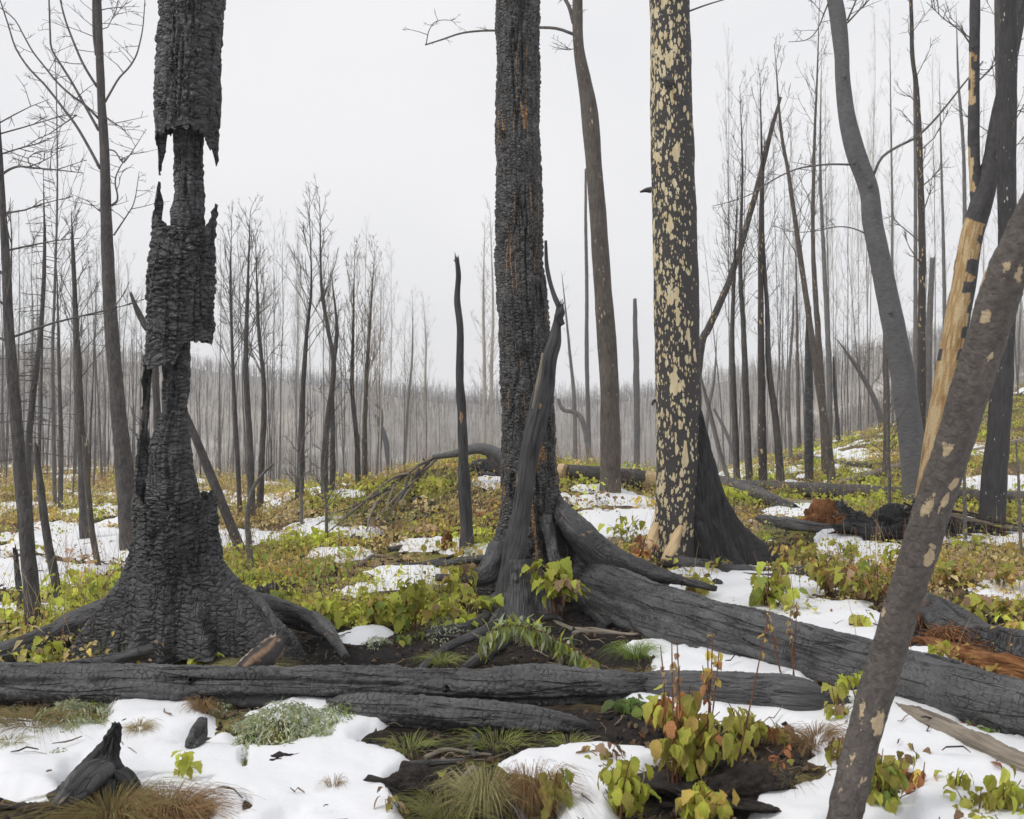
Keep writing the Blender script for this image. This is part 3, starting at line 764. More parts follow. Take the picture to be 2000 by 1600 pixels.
# --- the flaking spotted pine
D4 = 10.5
T4 = thing('flaking_pine', (xf(1330, D4), D4, 0), 'tall pine with pale yellow flakes all over its dark bark and one charred buttress', 'tree')
c4 = prof([(-700, 1296), (0, 1308), (200, 1311), (500, 1319), (800, 1325), (900, 1328), (1000, 1326), (1100, 1322)], D4, 'x')
r4 = prof([(-700, 34), (0, 39.5), (200, 40), (500, 42), (800, 44), (900, 46), (980, 45), (1050, 46), (1100, 50)], D4, 'r')
def R4(th, z):
    r = r4(z) * (1 + .03 * np.cos(2 * th + z) + .02 * fbm(th * 1.5, z * 2, 15, 3))
    for a, A_, hh, w in [(-78, .22, .30, .35), (-8, .14, .22, .22), (120, .3, .4, .5)]:
        dt = (th - math.radians(a) + PI) % (2 * PI) - PI
        r = r + A_ * np.exp(-(np.clip(z, 0, 9) / hh) ** 1.4) * np.exp(-(dt / w) ** 2)
    return r - .05 * np.exp(-((th + .75) / .3) ** 2) * sstep(.6, .1, z)
polar('trunk', M['spotted'], lambda z: (c4(z), np.full(z.shape, D4)), R4, -.08, 8.2, 110, 380,
      relief=lambda U, Z: .012 * fbm(U * 6, Z * 3, 5, 3) + .003 * fbm(U * 40, Z * 30, 6, 2), parent=T4)
c4b = prof([(790, 1350), (900, 1362), (1000, 1372), (1100, 1388)], D4, 'x')
r4b = prof([(760, 8), (850, 22), (950, 30), (1000, 36), (1100, 50)], D4, 'r')
def R4b(th, z):
    r = r4b(z)
    for a, A_, hh, w in [(84, .62, .28, .34), (28, .26, .26, .2), (-5, .12, .2, .14), (55, .14, .30, .16), (60, .12, .7, .6)]:
        dt = (th - math.radians(a) + PI) % (2 * PI) - PI
        r = r + A_ * np.exp(-(np.clip(z, 0, 9) / hh)) * np.exp(-(dt / w) ** 2)
    return r
polar('buttress', M['black'], lambda z: (c4b(z), np.full(z.shape, D4 - .06)), R4b, -.08, zf(770, D4), 110, 150,
      relief=lambda U, Z: -.02 * np.clip(1 - np.abs(fbm(U * 9, Z * 1.2, 7, 3)) * 6, 0, 1) + .012 * fbm(U * 20, Z * 4, 8, 3), parent=T4)
o = tube('peeled_root', [(*P(1330, 1028, 10.2), .022), (*P(1321, 1050, 10.08), .05), (*P(1310, 1075, 9.95), .052), (*P(1298, 1098, 9.85), .045)], M['wood_pale'], T4, seg=18, n=30, lump=.2)
o = tube('peeled_root', [(*P(1283, 1022, 10.2), .018), (*P(1276, 1045, 10.1), .05), (*P(1268, 1065, 10.0), .04), (*P(1262, 1078, 10.0), .015)], M['wood_pale'], T4, seg=18, n=30, lump=.3)
tube('knot', [(*P(1306, 158, D4 - .17), .055), (*P(1304, 158, D4 - .235), .05), (*P(1300, 159, D4 - .26), .025)], M['bark_dark'], T4, seg=20, n=16, lump=.25)
tube('branch_stub', [(*P(1272, 372, D4), .03), (*P(1262, 372, D4), .022), (*P(1250, 375, D4), .008)], M['char'], T4, seg=8, n=10, lump=.4)
tube('branch_stub', [(*P(1284, 785, D4), .02), (*P(1277, 784, D4), .015), (*P(1274, 792, D4), .01)], M['char'], T4, seg=8, n=8, lump=.4)
tube('branch_stub', [(*P(1346, 22, D4), .01), (*P(1385, 8, D4), .008), (*P(1440, -8, D4), .004)], M['twig'], T4, seg=6, n=12)
tube('root', [(*P(1300, 1095, 9.9), .07), (*P(1360, 1105, 9.8), .06), (*P(1430, 1112, 9.75), .05), (*P(1500, 1118, 9.7), .03)], M['char_root'], T4, seg=16, n=40, lump=.3)

# ------------------------------------------------------------ fallen logs
def log_pts(lst):
    """(px, py, r_px) rows laid on the ground"""
    out = []
    for px, py, rp in lst:
        r = .1
        for _ in range(6):
            q = rest(px, py, r * .8); r = rp / F * q[1]
        out.append((*q, r))
    return out

def rl_log(seed, dep=.010, cw=.05, ch=.04, big=.02, fiss=.012):
    return lambda U, Z, t: relief_char(U, Z, cw, ch, dep, seed, fiss, big * .6) + big * .5 * fbm(np.cos(t) * 2 + 5, Z * 2.2 + np.sin(t) * 2, seed, 3)

def groove(U, Z, t, seed, dep=.035, a0=3.9, w=.35):
    """a long burnt-out hollow wandering along the camera side of a log"""
    c = a0 + .5 * fbm(Z * .9, Z * 0, seed, 3)
    m = np.exp(-((t - c) / (w * (.6 + .8 * vn(Z * 1.5, Z * 0, seed + 3)))) ** 2)
    return -dep * m * sstep(-.3, .1, fbm(Z * .8, Z * 0 + 2, seed + 8, 2))

g = log_pts([(-260, 1342, 46), (-40, 1342, 44), (250, 1340, 42), (600, 1342, 42), (950, 1344, 40), (1180, 1342, 36), (1252, 1338, 27)])
o = tube('charred_log', g, M['char_log'], None, seg=96, n=700, lump=.13, end1='jag', jag=.03,
         relief=lambda U, Z, t: rl_log(101, .011, .04, .05, .03, .012)(U, Z, t) + groove(U, Z, t, 7, .055, 3.75, .22) + groove(U, Z, t, 17, .03, 2.6, .15))
for a_, b_, r_ in ((575, 1322, .022), (372, 1330, .02), (870, 1345, .018), (180, 1322, .02)):
    q_ = rest(a_, b_, .15)
    tube('branch_stub', [(*q_, r_), (q_[0] + .005, q_[1] - .025, q_[2] + .012, r_ * .9), (q_[0] + .01, q_[1] - .035, q_[2] + .016, r_ * .5)], M['black'], o, seg=12, n=8, lump=.5, end1='jag', jag=.008)
tag(o, 'long grey charred log lying right across the foreground from the left edge', 'log')
g = log_pts([(640, 1372, 12), (690, 1385, 27), (850, 1395, 31), (1000, 1403, 30), (1100, 1412, 22), (1150, 1420, 8)])
o = tube('charred_log', g, M['char_log'], None, seg=64, n=320, lump=.15, relief=rl_log(111, .008, .04, .045, .02, .008))
tag(o, 'smaller charred log wedged under the front log and tapering to a point', 'log')
g = log_pts([(1236, 1330, 18), (1300, 1344, 30), (1400, 1352, 38), (1500, 1360, 40), (1560, 1366, 38), (1600, 1370, 27), (1642, 1372, 21)])
o = tube('charred_log', g, M['char_fine'], None, seg=64, n=320, lump=.16, end1='jag', jag=.03, relief=rl_log(121, .006, .03, .03, .03, .01))
tag(o, 'short rough charred log with a knot hole, broken off behind the rust leaved shrub', 'log')

TL = thing('fallen_pine', rest(1500, 1255, .15), 'thick charred trunk running down to the right edge with snow along its top', 'log')
gL = [(1105, 1128, 30), (1180, 1150, 42), (1300, 1192, 46), (1500, 1252, 53), (1650, 1294, 56), (1750, 1320, 58), (1900, 1362, 59), (2040, 1400, 60), (2250, 1462, 62)]
g = log_pts(gL)
tube('trunk', g, M['char_log'], TL, seg=110, n=700, lump=.08, end0='jag', jag=.10,
     relief=lambda U, Z, t: rl_log(131, .009, .045, .055, .02, .012)(U, Z, t) + groove(U, Z, t, 27, .05, 4.2, .25) * sstep(3.4, 2.2, Z))
g = log_pts([(1100, 1150, 16), (1180, 1185, 26), (1300, 1232, 28), (1400, 1262, 26), (1500, 1290, 20), (1580, 1312, 10)])
tube('split_slab', g, M['char_log'], TL, seg=40, n=300, lump=.25, end0='jag', jag=.12, relief=rl_log(141, .012, .03, .05, .03, .02))

g = log_pts([(-120, 1308, 20), (0, 1284, 24), (90, 1252, 26), (180, 1208, 29), (260, 1168, 30)])
o = tube('charred_log', g, M['char_fine'], None, seg=40, n=240, lump=.12, relief=rl_log(151, .006, .03, .06, .02, .02))
tag(o, 'dark charred log sloping down to the left edge from behind the hollow pine', 'log')

def blog(name, lst, mat, label, seed, seg=22, n=90, lump=.1, **kw):
    o = tube(name, log_pts(lst), mat, None, seg=seg, n=n, lump=lump, relief=rl_log(seed, .006, .06, .06, .02, .01), **kw)
    return tag(o, label, 'log')
TB = thing('sawn_log', rest(1180, 928, .15), 'dark log with a pale bare patch lying between the central pine and flaking pine', 'log')
tube('trunk', log_pts([(1085, 920, 15), (1180, 930, 17), (1290, 940, 17), (1330, 943, 16)]), M['bark_dark'], TB, seg=22, n=80, lump=.08)
q0, q1 = log_pts([(1254, 938, 18), (1286, 941, 18)])
tube('bare_patch', [(*q0[:3], q0[3] * 1.02), (*q1[:3], q1[3] * 1.02)], M['wood_pale'], TB, seg=22, n=8)
q0, q1 = log_pts([(1092, 922, 16), (1104, 923, 16.5)])
tube('bare_patch', [(*q0[:3], q0[3] * 1.02), (*q1[:3], q1[3] * 1.02)], M['wood_pale'], TB, seg=22, n=8)
blog('charred_log', [(1090, 905, 5), (1180, 912, 6), (1250, 920, 5)], M['char'], 'thin black log lying along the mound behind the central pine', 161, 12, 40)
blog('charred_log', [(1385, 938, 13), (1440, 953, 15), (1500, 974, 14), (1552, 993, 9)], M['char_log'], 'grey charred log slanting down to the right of the flaking pine', 162, end1='jag')
blog('burnt_log', [(1420, 948, 11), (1520, 956, 15), (1600, 958, 15), (1760, 966, 16), (1900, 972, 16), (2100, 980, 17)], M['bark_dark'], 'long dark barked log lying level across the right middle distance', 163, 24, 140)
blog('bare_log', [(1622, 946, 6), (1680, 934, 7), (1740, 915, 7), (1775, 905, 5)], M['wood_grey'], 'pale bare log slanting up the slope behind the grey bent tree', 164, 12, 50)
blog('bare_log', [(1500, 978, 5), (1600, 984, 6), (1690, 984, 7), (1745, 990, 8), (1778, 1002, 7)], M['wood_grey'], 'thin pale curved log lying in front of the long dark log', 165, 12, 60)
blog('charred_log', [(1480, 1014, 9), (1540, 1024, 13), (1600, 1032, 11), (1660, 1035, 7)], M['char_log'], 'charred log half under snow beside the orange rotten stump', 166)
blog('bare_log', [(1870, 890, 5), (1950, 872, 7), (2060, 850, 8)], M['wood_grey'], 'grey log on the slope at the right edge, snow in front', 167, 12, 50)
blog('charred_log', [(1500, 900, 3), (1560, 893, 5), (1640, 905, 7), (1700, 912, 6)], M['char'], 'black log among snow at the foot of the right hillside', 168, 12, 40)
blog('peeled_log', [(1750, 1385, 11), (1800, 1408, 17), (1880, 1440, 22), (1950, 1476, 26), (2080, 1530, 28)], M['wood_grey'], 'half buried brown log in snow below the thick charred trunk', 169, 26, 120, lump=.25, end0='jag')
blog('peeled_log', [(1300, 1103, 8), (1380, 1108, 12), (1450, 1114, 12), (1530, 1120, 8), (1600, 1128, 5)], M['char_root'], 'flaky brown log lying at the foot of the flaking pine', 170, 18, 70, lump=.2)
blog('charred_log', [(620, 1250, 8), (700, 1172, 6), (800, 1158, 8), (900, 1148, 9), (960, 1142, 8)], M['char'], 'low charred log in the bushes between the two biggest charred pines', 171, 12, 60, lump=.3)
blog('charred_log', [(770, 1108, 5), (850, 1102, 7), (950, 1092, 8), (1000, 1080, 6)], M['char_fine'], 'thin dark log touching the foot of the slim broken pole', 172, 12, 60, lump=.3)
blog('charred_log', [(0, 1080, 4), (100, 1072, 5), (240, 1060, 5), (300, 1058, 4)], M['wood_grey'], 'thin fallen pole across the snow behind the left pine', 173, 10, 50)
blog('charred_log', [(1600, 1110, 8), (1560, 1120, 12), (1510, 1128, 10), (1450, 1126, 6)], M['char_fine'], 'dark lump of burnt log right of the flaking pine roots', 174, 14, 40, lump=.3)
blog('charred_log', [(1690, 1165, 6), (1740, 1150, 8), (1800, 1150, 8)], M['rot'], 'rotten red log partly under snow behind the leaning foreground tree', 175, 14, 40, lump=.3)

# arching fallen tree on top of the mound
TA = thing('arched_tree', rest(985, 925, .1), 'bent grey tree arching over the mound with its branches reaching down left', 'fallen tree')
DA = 13.2
def arc(lst, r0, r1, mat='wood_grey', d=DA, seg=10, name='branch', parent=None):
    n = len(lst); pts = []
    for i, (a, b, *q) in enumerate(lst):
        r_ = r0 + (r1 - r0) * i / (n - 1); p_ = P(a, b, d + (q[0] if q else 0))
        if p_[2] < gz(p_[0], p_[1]) + .12: p_ = rest(a, b, .14)
        pts.append((*p_, r_))
    return tube(name, pts, M[mat], parent, seg=seg, n=max(14, n * 7), lump=.12)
arc([(1000, 918), (975, 890), (952, 878), (930, 876), (905, 882), (880, 888), (845, 893)], .10, .035, 'bark_smooth', parent=TA, name='trunk', seg=18)
arc([(985, 925), (968, 905), (962, 893), (955, 882)], .07, .06, 'bark_dark', parent=TA, name='trunk', seg=12)
for l_ in ([(850, 892), (830, 902), (800, 922), (770, 948), (735, 982), (700, 1005, -.5), (670, 1030, -1)], [(855, 893), (838, 910), (815, 935), (790, 955), (765, 980, -.3), (740, 1005, -.6), (715, 1035, -1.2)],
           [(835, 905), (825, 895)], [(845, 905), (825, 920), (808, 945), (790, 970, -.3), (782, 990, -.5)], [(800, 925), (775, 930), (745, 950), (705, 985, -.4), (665, 1015, -1)],
           [(860, 890), (820, 908), (780, 935), (730, 968), (690, 1000, -.5), (640, 1040, -1.1)], [(800, 925), (790, 955), (772, 985, -.3), (765, 1010, -.6)], [(760, 955), (720, 975), (690, 990), (660, 1000, -.3)], [(735, 982), (722, 1010, -.5), (716, 1040, -1)], [(820, 915), (800, 950), (780, 975, -.2), (740, 1030, -.9)],
           [(838, 900), (822, 925), (812, 945), (806, 952)], [(770, 950), (760, 975, -.2), (752, 1000, -.5)]):
    arc(l_, .022, .006, 'wood_grey' if len(l_) % 2 else 'bark_dark', parent=TA)

# ------------------------------------------------------------ stumps, rotten wood and root mass
def blob(name, c, size, mat, parent=None, seed=0, amp=.3, seg=40, rings=26, peak=None, colf=None, flat=.3, **tg):
    """craggy lump standing on the ground, c = base centre"""
    th = np.linspace(0, 2 * PI, seg, endpoint=False); ph = np.linspace(-.35, PI / 2, rings)
    TH, PH = np.meshgrid(th, ph)
    dx, dy, dz = np.cos(PH) * np.cos(TH), np.cos(PH) * np.sin(TH), np.sin(PH)
    n = 1 + amp * fbm(dx * 1.9 + dz * 1.3 + seed, dy * 1.9 + dz * 2.1, seed, 4) * 2.0 + amp * .6 * fbm(dx * 7 + seed, dy * 7 + dz * 8, seed + 3, 3)
    X = dx * n * size[0]; Y = dy * n * size[1]; Z = dz * n * size[2]
    if peak:
        for ax, ay, hh, w in peak:
            k = np.exp(-(((dx - ax) / w) ** 2 + ((dy - ay) / w) ** 2)) * np.clip(dz + .2, 0, 1)
            Z = Z + hh * k
    V = np.stack([c[0] + X, c[1] + Y, c[2] + Z], -1).reshape(-1, 3)
    uv = np.stack([TH * size[0], Z], -1).reshape(-1, 2)
    o = ob(name, mesh_np(name, V, grid_faces(rings, seg, 0, True), None, uv, colf(V, uv) if colf else None, mat), parent)
    return tag(o, **tg)

# pointed charred stump, bottom left
def spike(name, lst, mat, parent=None, seed=3, **kw):
    return tube(name, [(*P(a, b, d), r) for a, b, d, r in lst], mat, parent, **kw)
TS = thing('pointed_stump', rest(190, 1560, 0), 'jagged black stump with a sharp point rising from snow at bottom left', 'stump')
spike('body', [(150, 1592, 4.12, .16), (180, 1560, 4.15, .155), (200, 1520, 4.2, .115), (212, 1480, 4.22, .06), (218, 1450, 4.22, .028), (228, 1414, 4.22, .004)], M['black'], TS, seg=90, n=140, lump=.42, ecc=.22,
      relief=lambda U, Z, t: .03 * fbm(U * 9, Z * 5, 4, 4) + .014 * fbm(U * 40, Z * 30, 14, 3) - .02 * np.clip(1 - np.abs(fbm(U * 8, Z * 2, 7, 3)) * 6, 0, 1))
spike('root', [(195, 1505, 4.1, .05), (165, 1530, 3.95, .055), (140, 1560, 3.9, .05), (112, 1585, 3.85, .035)], M['char_root'], TS, seg=24, n=50, lump=.35)
spike('root', [(230, 1520, 4.15, .05), (250, 1535, 4.1, .04), (262, 1560, 4.05, .02)], M['black'], TS, seg=20, n=30, lump=.4)
blob('soil_heap', rest(120, 1582), (.20, .08, .022), M['soil'], TS, seed=41, amp=.5, flat=.1)
o = spike('charcoal_lump', [(398, 1405, 4.75, .02), (388, 1430, 4.7, .034), (375, 1448, 4.62, .03), (368, 1462, 4.6, .018)], M['char'], None, seg=20, n=30, lump=.5)
tag(o, 'small knobbly charcoal lump poking out of the snow below the front log', 'charcoal')
blob('charred_stump', rest(948, 925), (.24, .2, .17), M['char'], seed=5, amp=.25, label='low black stump on the crest of the mound under the arching tree', cat='stump')
blob('charred_stump', rest(1270, 918), (.10, .09, .17), M['char_fine'], seed=6, amp=.25, label='small dark stump just left of the flaking pine', cat='stump')
blob('charred_stump', rest(1395, 1150), (.06, .06, .08), M['char'], seed=16, amp=.3, label='tiny burnt nub beside the snow above the thick charred trunk', cat='stump')
blob('charred_stump', rest(520, 1172), (.11, .1, .13), M['char'], seed=7, amp=.3, label='black stump half hidden in bright leaves right of the hollow pine', cat='stump')
blob('charred_stump', rest(655, 1122), (.035, .035, .09), M['char'], seed=8, amp=.3, label='small black spike of a stump standing in a snow patch', cat='stump')
blob('charred_stump', rest(872, 1076), (.06, .05, .15), M['rot'], seed=9, amp=.4, label='rusty brown splintered stub left of the slim broken pole', cat='stump')
blob('rock', rest(1612, 1104), (.15, .12, .10), M['char_log'], seed=10, amp=.15, label='rounded dark stone among the shrubs right of the flaking pine', cat='rock')
blob('rock', rest(1200, 1060), (.10, .08, .06), M['wood_grey'], seed=18, amp=.15, label='grey stone behind the right root of the central pine', cat='rock')

def fibres(parent, c, size, n, ln, rad_, mat, name='fibre', seed=0, droop=.5, up=.3, kind='stuff'):
    r = np.random.default_rng(seed)
    a = r.uniform(0, 2 * PI, n); e = r.uniform(0, 1, n)
    base = np.stack([c[0] + size[0] * np.cos(a) * np.sqrt(e), c[1] + size[1] * np.sin(a) * np.sqrt(e), c[2] + size[2] * (1 - e) * r.uniform(.3, 1, n)], 1)
    dr = np.stack([np.cos(a) * .8 + r.normal(0, .4, n), np.sin(a) * .8 + r.normal(0, .4, n), r.normal(up, .4, n)], 1)
    dr /= np.linalg.norm(dr, axis=1)[:, None]
    ll = ln * r.uniform(.4, 1.3, n)
    K = 5; t = np.linspace(0, 1, K)
    Pn = base[:, None, :] + dr[:, None, :] * (ll[:, None] * t)[..., None]
    Pn[..., 2] -= droop * ll[:, None] * t ** 2
    Pn[:, 1:] += r.normal(0, ln * .06, (n, K - 1, 3))
    V, Q = lines_geo(Pn, rad_ * r.uniform(.5, 1.3, n)[:, None] * (1.05 - t)[None, :])
    return ob(name, mesh_np(name, V, Q, None, None, None, M[mat]), parent, kind=kind)

p = rest(1618, 1030)
TR = thing('rotten_stump', p, 'crumbling stump with orange rotten wood behind the long snow patch on the right', 'stump')
blob('wood', p, (.28, .22, .28), M['rot'], TR, seed=12, amp=.35)
blob('burnt_shell', p + np.array([.17, .06, 0]), (.22, .2, .24), M['char'], TR, seed=13, amp=.35)
fibres(TR, p + np.array([-.02, -.12, 0]), (.22, .12, .24), 260, .14, .006, 'fibre', seed=3)
p = rest(1880, 1262)
TR = thing('rotten_log', p, 'hollow black log filled with orange rotten fibres at the right edge', 'rotten log')
o = tube('burnt_shell', log_pts([(1800, 1170, 16), (1830, 1200, 26), (1890, 1235, 32), (1960, 1262, 36), (2080, 1295, 40)]), M['char'], TR, seg=40, n=90, lump=.4, end0='jag')
tube('rotten_wood', log_pts([(1810, 1255, 12), (1850, 1275, 17), (1900, 1285, 19), (1960, 1300, 24), (2060, 1325, 26)]), M['rot'], TR, seg=30, n=60, lump=.45)
for k, (a, b) in enumerate([(1845, 1262), (1950, 1285), (1990, 1290), (1820, 1215), (1910, 1268)]):
    fibres(TR, rest(a, b) + np.array([0, -.05, .03]), (.17, .1, .12), 230, .16, .005, 'fibre', seed=20 + k)

# root mass at the foot of the forked tree
p = rest(1785, 1045)
TW = thing('root_mass', p, 'sprawling black mass of exposed roots behind the leaning foreground tree', 'roots')
blob('root_core', p + np.array([-.15, .1, 0]), (.6, .4, .26), M['black'], TW, seed=15, amp=.4)
blob('root_core', p + np.array([.5, .1, -.05]), (.7, .4, .17), M['black'], TW, seed=17, amp=.4)
rr = random.Random(5)
for k in range(80):
    a = rr.uniform(-PI, PI) * .5 + (0 if k % 3 else PI)
    L_ = rr.uniform(.5, 1.5) if k % 3 else rr.uniform(.3, .9)
    z0 = rr.uniform(.08, .32); x0 = p[0] + rr.uniform(-.2, .3); y0 = p[1] + rr.uniform(-.2, .15)
    pts = []
    for i in range(6):
        t = i / 5
        x = x0 + math.cos(a) * L_ * t + rr.uniform(-.03, .03); y = y0 + math.sin(a) * L_ * t * .5 + rr.uniform(-.03, .03)
        pts.append((x, y, gz(x, y) + z0 * (1 - t) ** 1.2 + .02 + rr.uniform(0, .05), (.032 if k % 4 == 0 else .014) * (1 - .7 * t)))
    tube('root', pts, M['black'] if k % 5 else M['wood_grey'], TW, seg=6, n=16, lump=.2)

# ------------------------------------------------------------ bare trees
def branch_set(axis, rads, seed, n=26, t0=.35, L0=2.0, up=.9, sub=5, subsub=3, rb=.012, curl=.12, az=None):
    """bare branches on a trunk line: returns Pn (n,K,3), Rn (n,K)"""
    r = np.random.default_rng(seed); K = 4; t = np.linspace(0, 1, K)
    P_, R_ = [], []
    axis = np.asarray(axis, float); m = len(axis)
    def grow(o, d, Ln, r0):
        d = d / np.linalg.norm(d)
        pts = [o]; c = d.copy()
        for i in range(K - 1):
            c = c + r.normal(0, curl, 3) + np.array([0, 0, .10 * up]); c /= np.linalg.norm(c)
            pts.append(pts[-1] + c * Ln / (K - 1))
        pts = np.array(pts); P_.append(pts); R_.append(r0 * (1 - .8 * t) + .0014)
        return pts
    for i in range(n):
        s = t0 + (1 - t0) * ((i + r.uniform(0, 1)) / n)
        f = s * (m - 1); k = int(min(f, m - 2)); o = axis[k] + (axis[k + 1] - axis[k]) * (f - k)
        tr = np.interp(s, np.linspace(0, 1, len(rads)), rads)
        a = r.uniform(0, 2 * PI) if az is None else az + r.normal(0, .8)
        u = up * r.uniform(.6, 1.4)
        d = np.array([math.cos(a), math.sin(a), u])
        Ln = L0 * (1.15 - s) * r.uniform(.5, 1.25) + L0 * .12
        r0 = min(rb * (1.3 - s), tr * .8)
        b = grow(o, d, Ln, r0)
        for j in range(sub):
            q = r.uniform(.25, .95); f = q * (K - 1); k = int(min(f, K - 2)); oo = b[k] + (b[k + 1] - b[k]) * (f - k)
            dd = (b[k + 1] - b[k]); dd = dd / np.linalg.norm(dd) + r.normal(0, .55, 3)
            sb = grow(oo, dd, Ln * (1 - q * .6) * r.uniform(.25, .55), r0 * .5)
            for _ in range(subsub):
                q2 = r.uniform(.3, .95); f = q2 * (K - 1); k = int(min(f, K - 2)); o3 = sb[k] + (sb[k + 1] - sb[k]) * (f - k)
                d3 = (sb[k + 1] - sb[k]); d3 = d3 / np.linalg.norm(d3) + r.normal(0, .6, 3)
                grow(o3, d3, Ln * .16 * r.uniform(.5, 1.3), r0 * .25)
    return np.array(P_), np.array(R_)

def crown_mesh(name, P_, R_, mat):
    V, Q = lines_geo(P_, R_)
    return mesh_np(name, V, Q, None, None, None, mat)

def bare_tree(name, pts, mat, label, cat='tree', group=None, seed=0, twig='twig', seg=12, n=60, br=None, lump=.08, hand=(), end1='flat', relief=None, extra=None):
    """pts rows x,y,z,r base first"""
    pts = [tuple(map(float, q)) for q in pts]
    root = thing(name, pts[0][:3], label, cat, group)
    rel = relief or (lambda U, Z, t: (.02 * np.max([q[3] for q in pts]) * fbm(U * 12, Z * 6, seed, 3)))
    tube('trunk', pts, mat, root, seg=seg, n=n, lump=lump, seed=seed, end1=end1, relief=rel)
    PP, RR = [], []
    if br:
        D = smooth_line(pts, 30)
        a, b = branch_set(D[:, :3], D[:, 3], seed, **br); PP.append(a); RR.append(b)
    for h in hand:
        Lp, r0, r1 = h[:3]; D = smooth_line(Lp, 9)
        rad_ = np.linspace(r0, r1, 9)
        V, Q, T, uv = tube_geo(np.c_[D, rad_], seg=7, n=24)
        ob('branch', mesh_np('branch', V, Q, T, uv, None, M[twig] if len(h) < 4 or h[3] is None else M[h[3]]), root)
        if len(h) < 5 or h[4]:
            a, b = branch_set(D, rad_, seed + len(PP) * 7 + 3, n=h[4] if len(h) > 4 else 7, t0=.2, L0=.45, up=.25, sub=2, subsub=1, rb=.005); PP.append(a); RR.append(b)
    if PP:
        ob('crown', crown_mesh('crown', np.concatenate(PP), np.concatenate(RR), M[twig]), root)
    return root

def pxl(lst, d, dd=0.0):
    """pixel polyline with width px, base first; base snapped to the ground at depth d"""
    n = len(lst); out = []
    for i, q in enumerate(lst):
        di = d + dd * i / (n - 1)
        out.append((*P(q[0], q[1], di), (q[2] if len(q) > 2 else 10) / 2 / F * di))
    x, y, z, r = out[0]
    zg = gz(x, y)
    out[0] = (x, y, min(z, zg) - .05, r)
    return out
def line(lst, d):
    return [P(a, b, d + (q[0] if q else 0)) for a, b, *q in lst]

# big dark tree left of the hollow pine
D = rest(256, 1082)[1]
bare_tree('burnt_tree', pxl([(258, 1085, 42), (247, 960, 36), (236, 850, 31), (222, 700, 27), (215, 600, 25), (208, 450, 22), (204, 300, 18), (197, 170, 15), (191, 0, 13), (186, -160, 10), (180, -340, 7)], D), M['bark_dark'],
    'slender dark tree with long sweeping branches just left of the hollow pine', seed=3, seg=26, n=160, br=dict(n=12, t0=.72, L0=1.6, up=.6),
    hand=[(line([(196, 330), (172, 285), (140, 232), (110, 195), (75, 150), (40, 115), (20, 60), (0, 0)], D), .018, .007), (line([(190, 170), (165, 130), (145, 85), (125, 30), (110, -40)], D), .016, .008),
          (line([(193, 255), (168, 210), (140, 160), (112, 115), (100, 90), (95, -20)], D), .017, .008), (line([(193, 232), (160, 200), (125, 175), (95, 140), (60, 95), (30, 40), (0, 15)], D), .014, .006),
          (line([(205, 200), (233, 152), (262, 118), (278, 60), (283, 0)], D), .013, .005), (line([(205, 228), (222, 240), (238, 250), (252, 266)], D), .010, .004),
          (line([(217, 402), (230, 388), (225, 352), (240, 318), (262, 296)], D), .012, .004), (line([(222, 460), (245, 425), (262, 395), (272, 335)], D), .010, .003),
          (line([(188, 108), (183, 60), (182, -40)], D), .016, .012), (line([(210, 292), (228, 298), (240, 318), (262, 290), (282, 258)], D), .009, .003),
          (line([(198, 415), (180, 400), (170, 390)], D), .008, .003), (line([(150, 225), (120, 245), (95, 262), (60, 278)], D), .008, .003), (line([(195, 0), (210, -60)], D), .012, .006, None, 3)])
D = rest(68, 1230)[1]
bare_tree('burnt_tree', pxl([(68, 1232, 34), (55, 1080, 28), (42, 950, 25), (30, 800, 22), (18, 650, 19), (12, 520, 17), (5, 400, 12), (-4, 250, 10), (-15, 50, 7)], D), M['bark_dark'],
    'leaning dark burnt trunk nearest the left edge of the picture', seed=4, seg=22, n=120, br=dict(n=16, t0=.45, L0=1.1, up=.4, sub=3),
    hand=[(line([(2, 342), (30, 326), (60, 328), (110, 332), (162, 338)], D), .010, .003), (line([(62, 326), (55, 310), (75, 296), (95, 298)], D), .004, .002)])

# centre-right trunk behind the central pine
D = rest(1192, 965)[1]
bare_tree('burnt_tree', pxl([(1192, 985, 44), (1192, 900, 40), (1190, 750, 37), (1180, 600, 36), (1170, 450, 33), (1160, 320, 32), (1152, 225, 33), (1140, 150, 26), (1130, 90, 21), (1128, 20, 20), (1130, -100, 18), (1140, -300, 12)], D), M['bark_brown'],
    'brown burnt tree with a kinked trunk between the central pine and flaking pine', seed=5, seg=30, n=220, lump=.06, br=dict(n=8, t0=.8, L0=1.5, up=.6),
    hand=[(line([(1122, 68), (1100, 58), (1055, 54), (1010, 58), (965, 60), (915, 62), (880, 72), (850, 82), (830, 88)], D), .022, .010, None, 6), (line([(1120, 45), (1112, 15), (1100, -10), (1090, -50)], D), .03, .022),
          (line([(832, 88), (838, 60), (852, 42), (880, 40), (892, 50)], D), .008, .003), (line([(1121, 95), (1110, 98), (1108, 92)], D), .006, .003)])
bare_tree('broken_pole', pxl([(1201, 965, 14), (1200, 820, 13), (1197, 700, 12), (1196, 640, 9)], D + .6), M['bark_dark'], 'broken charred pole tight behind the kinked brown tree', 'snag', seed=6, end1='jag')

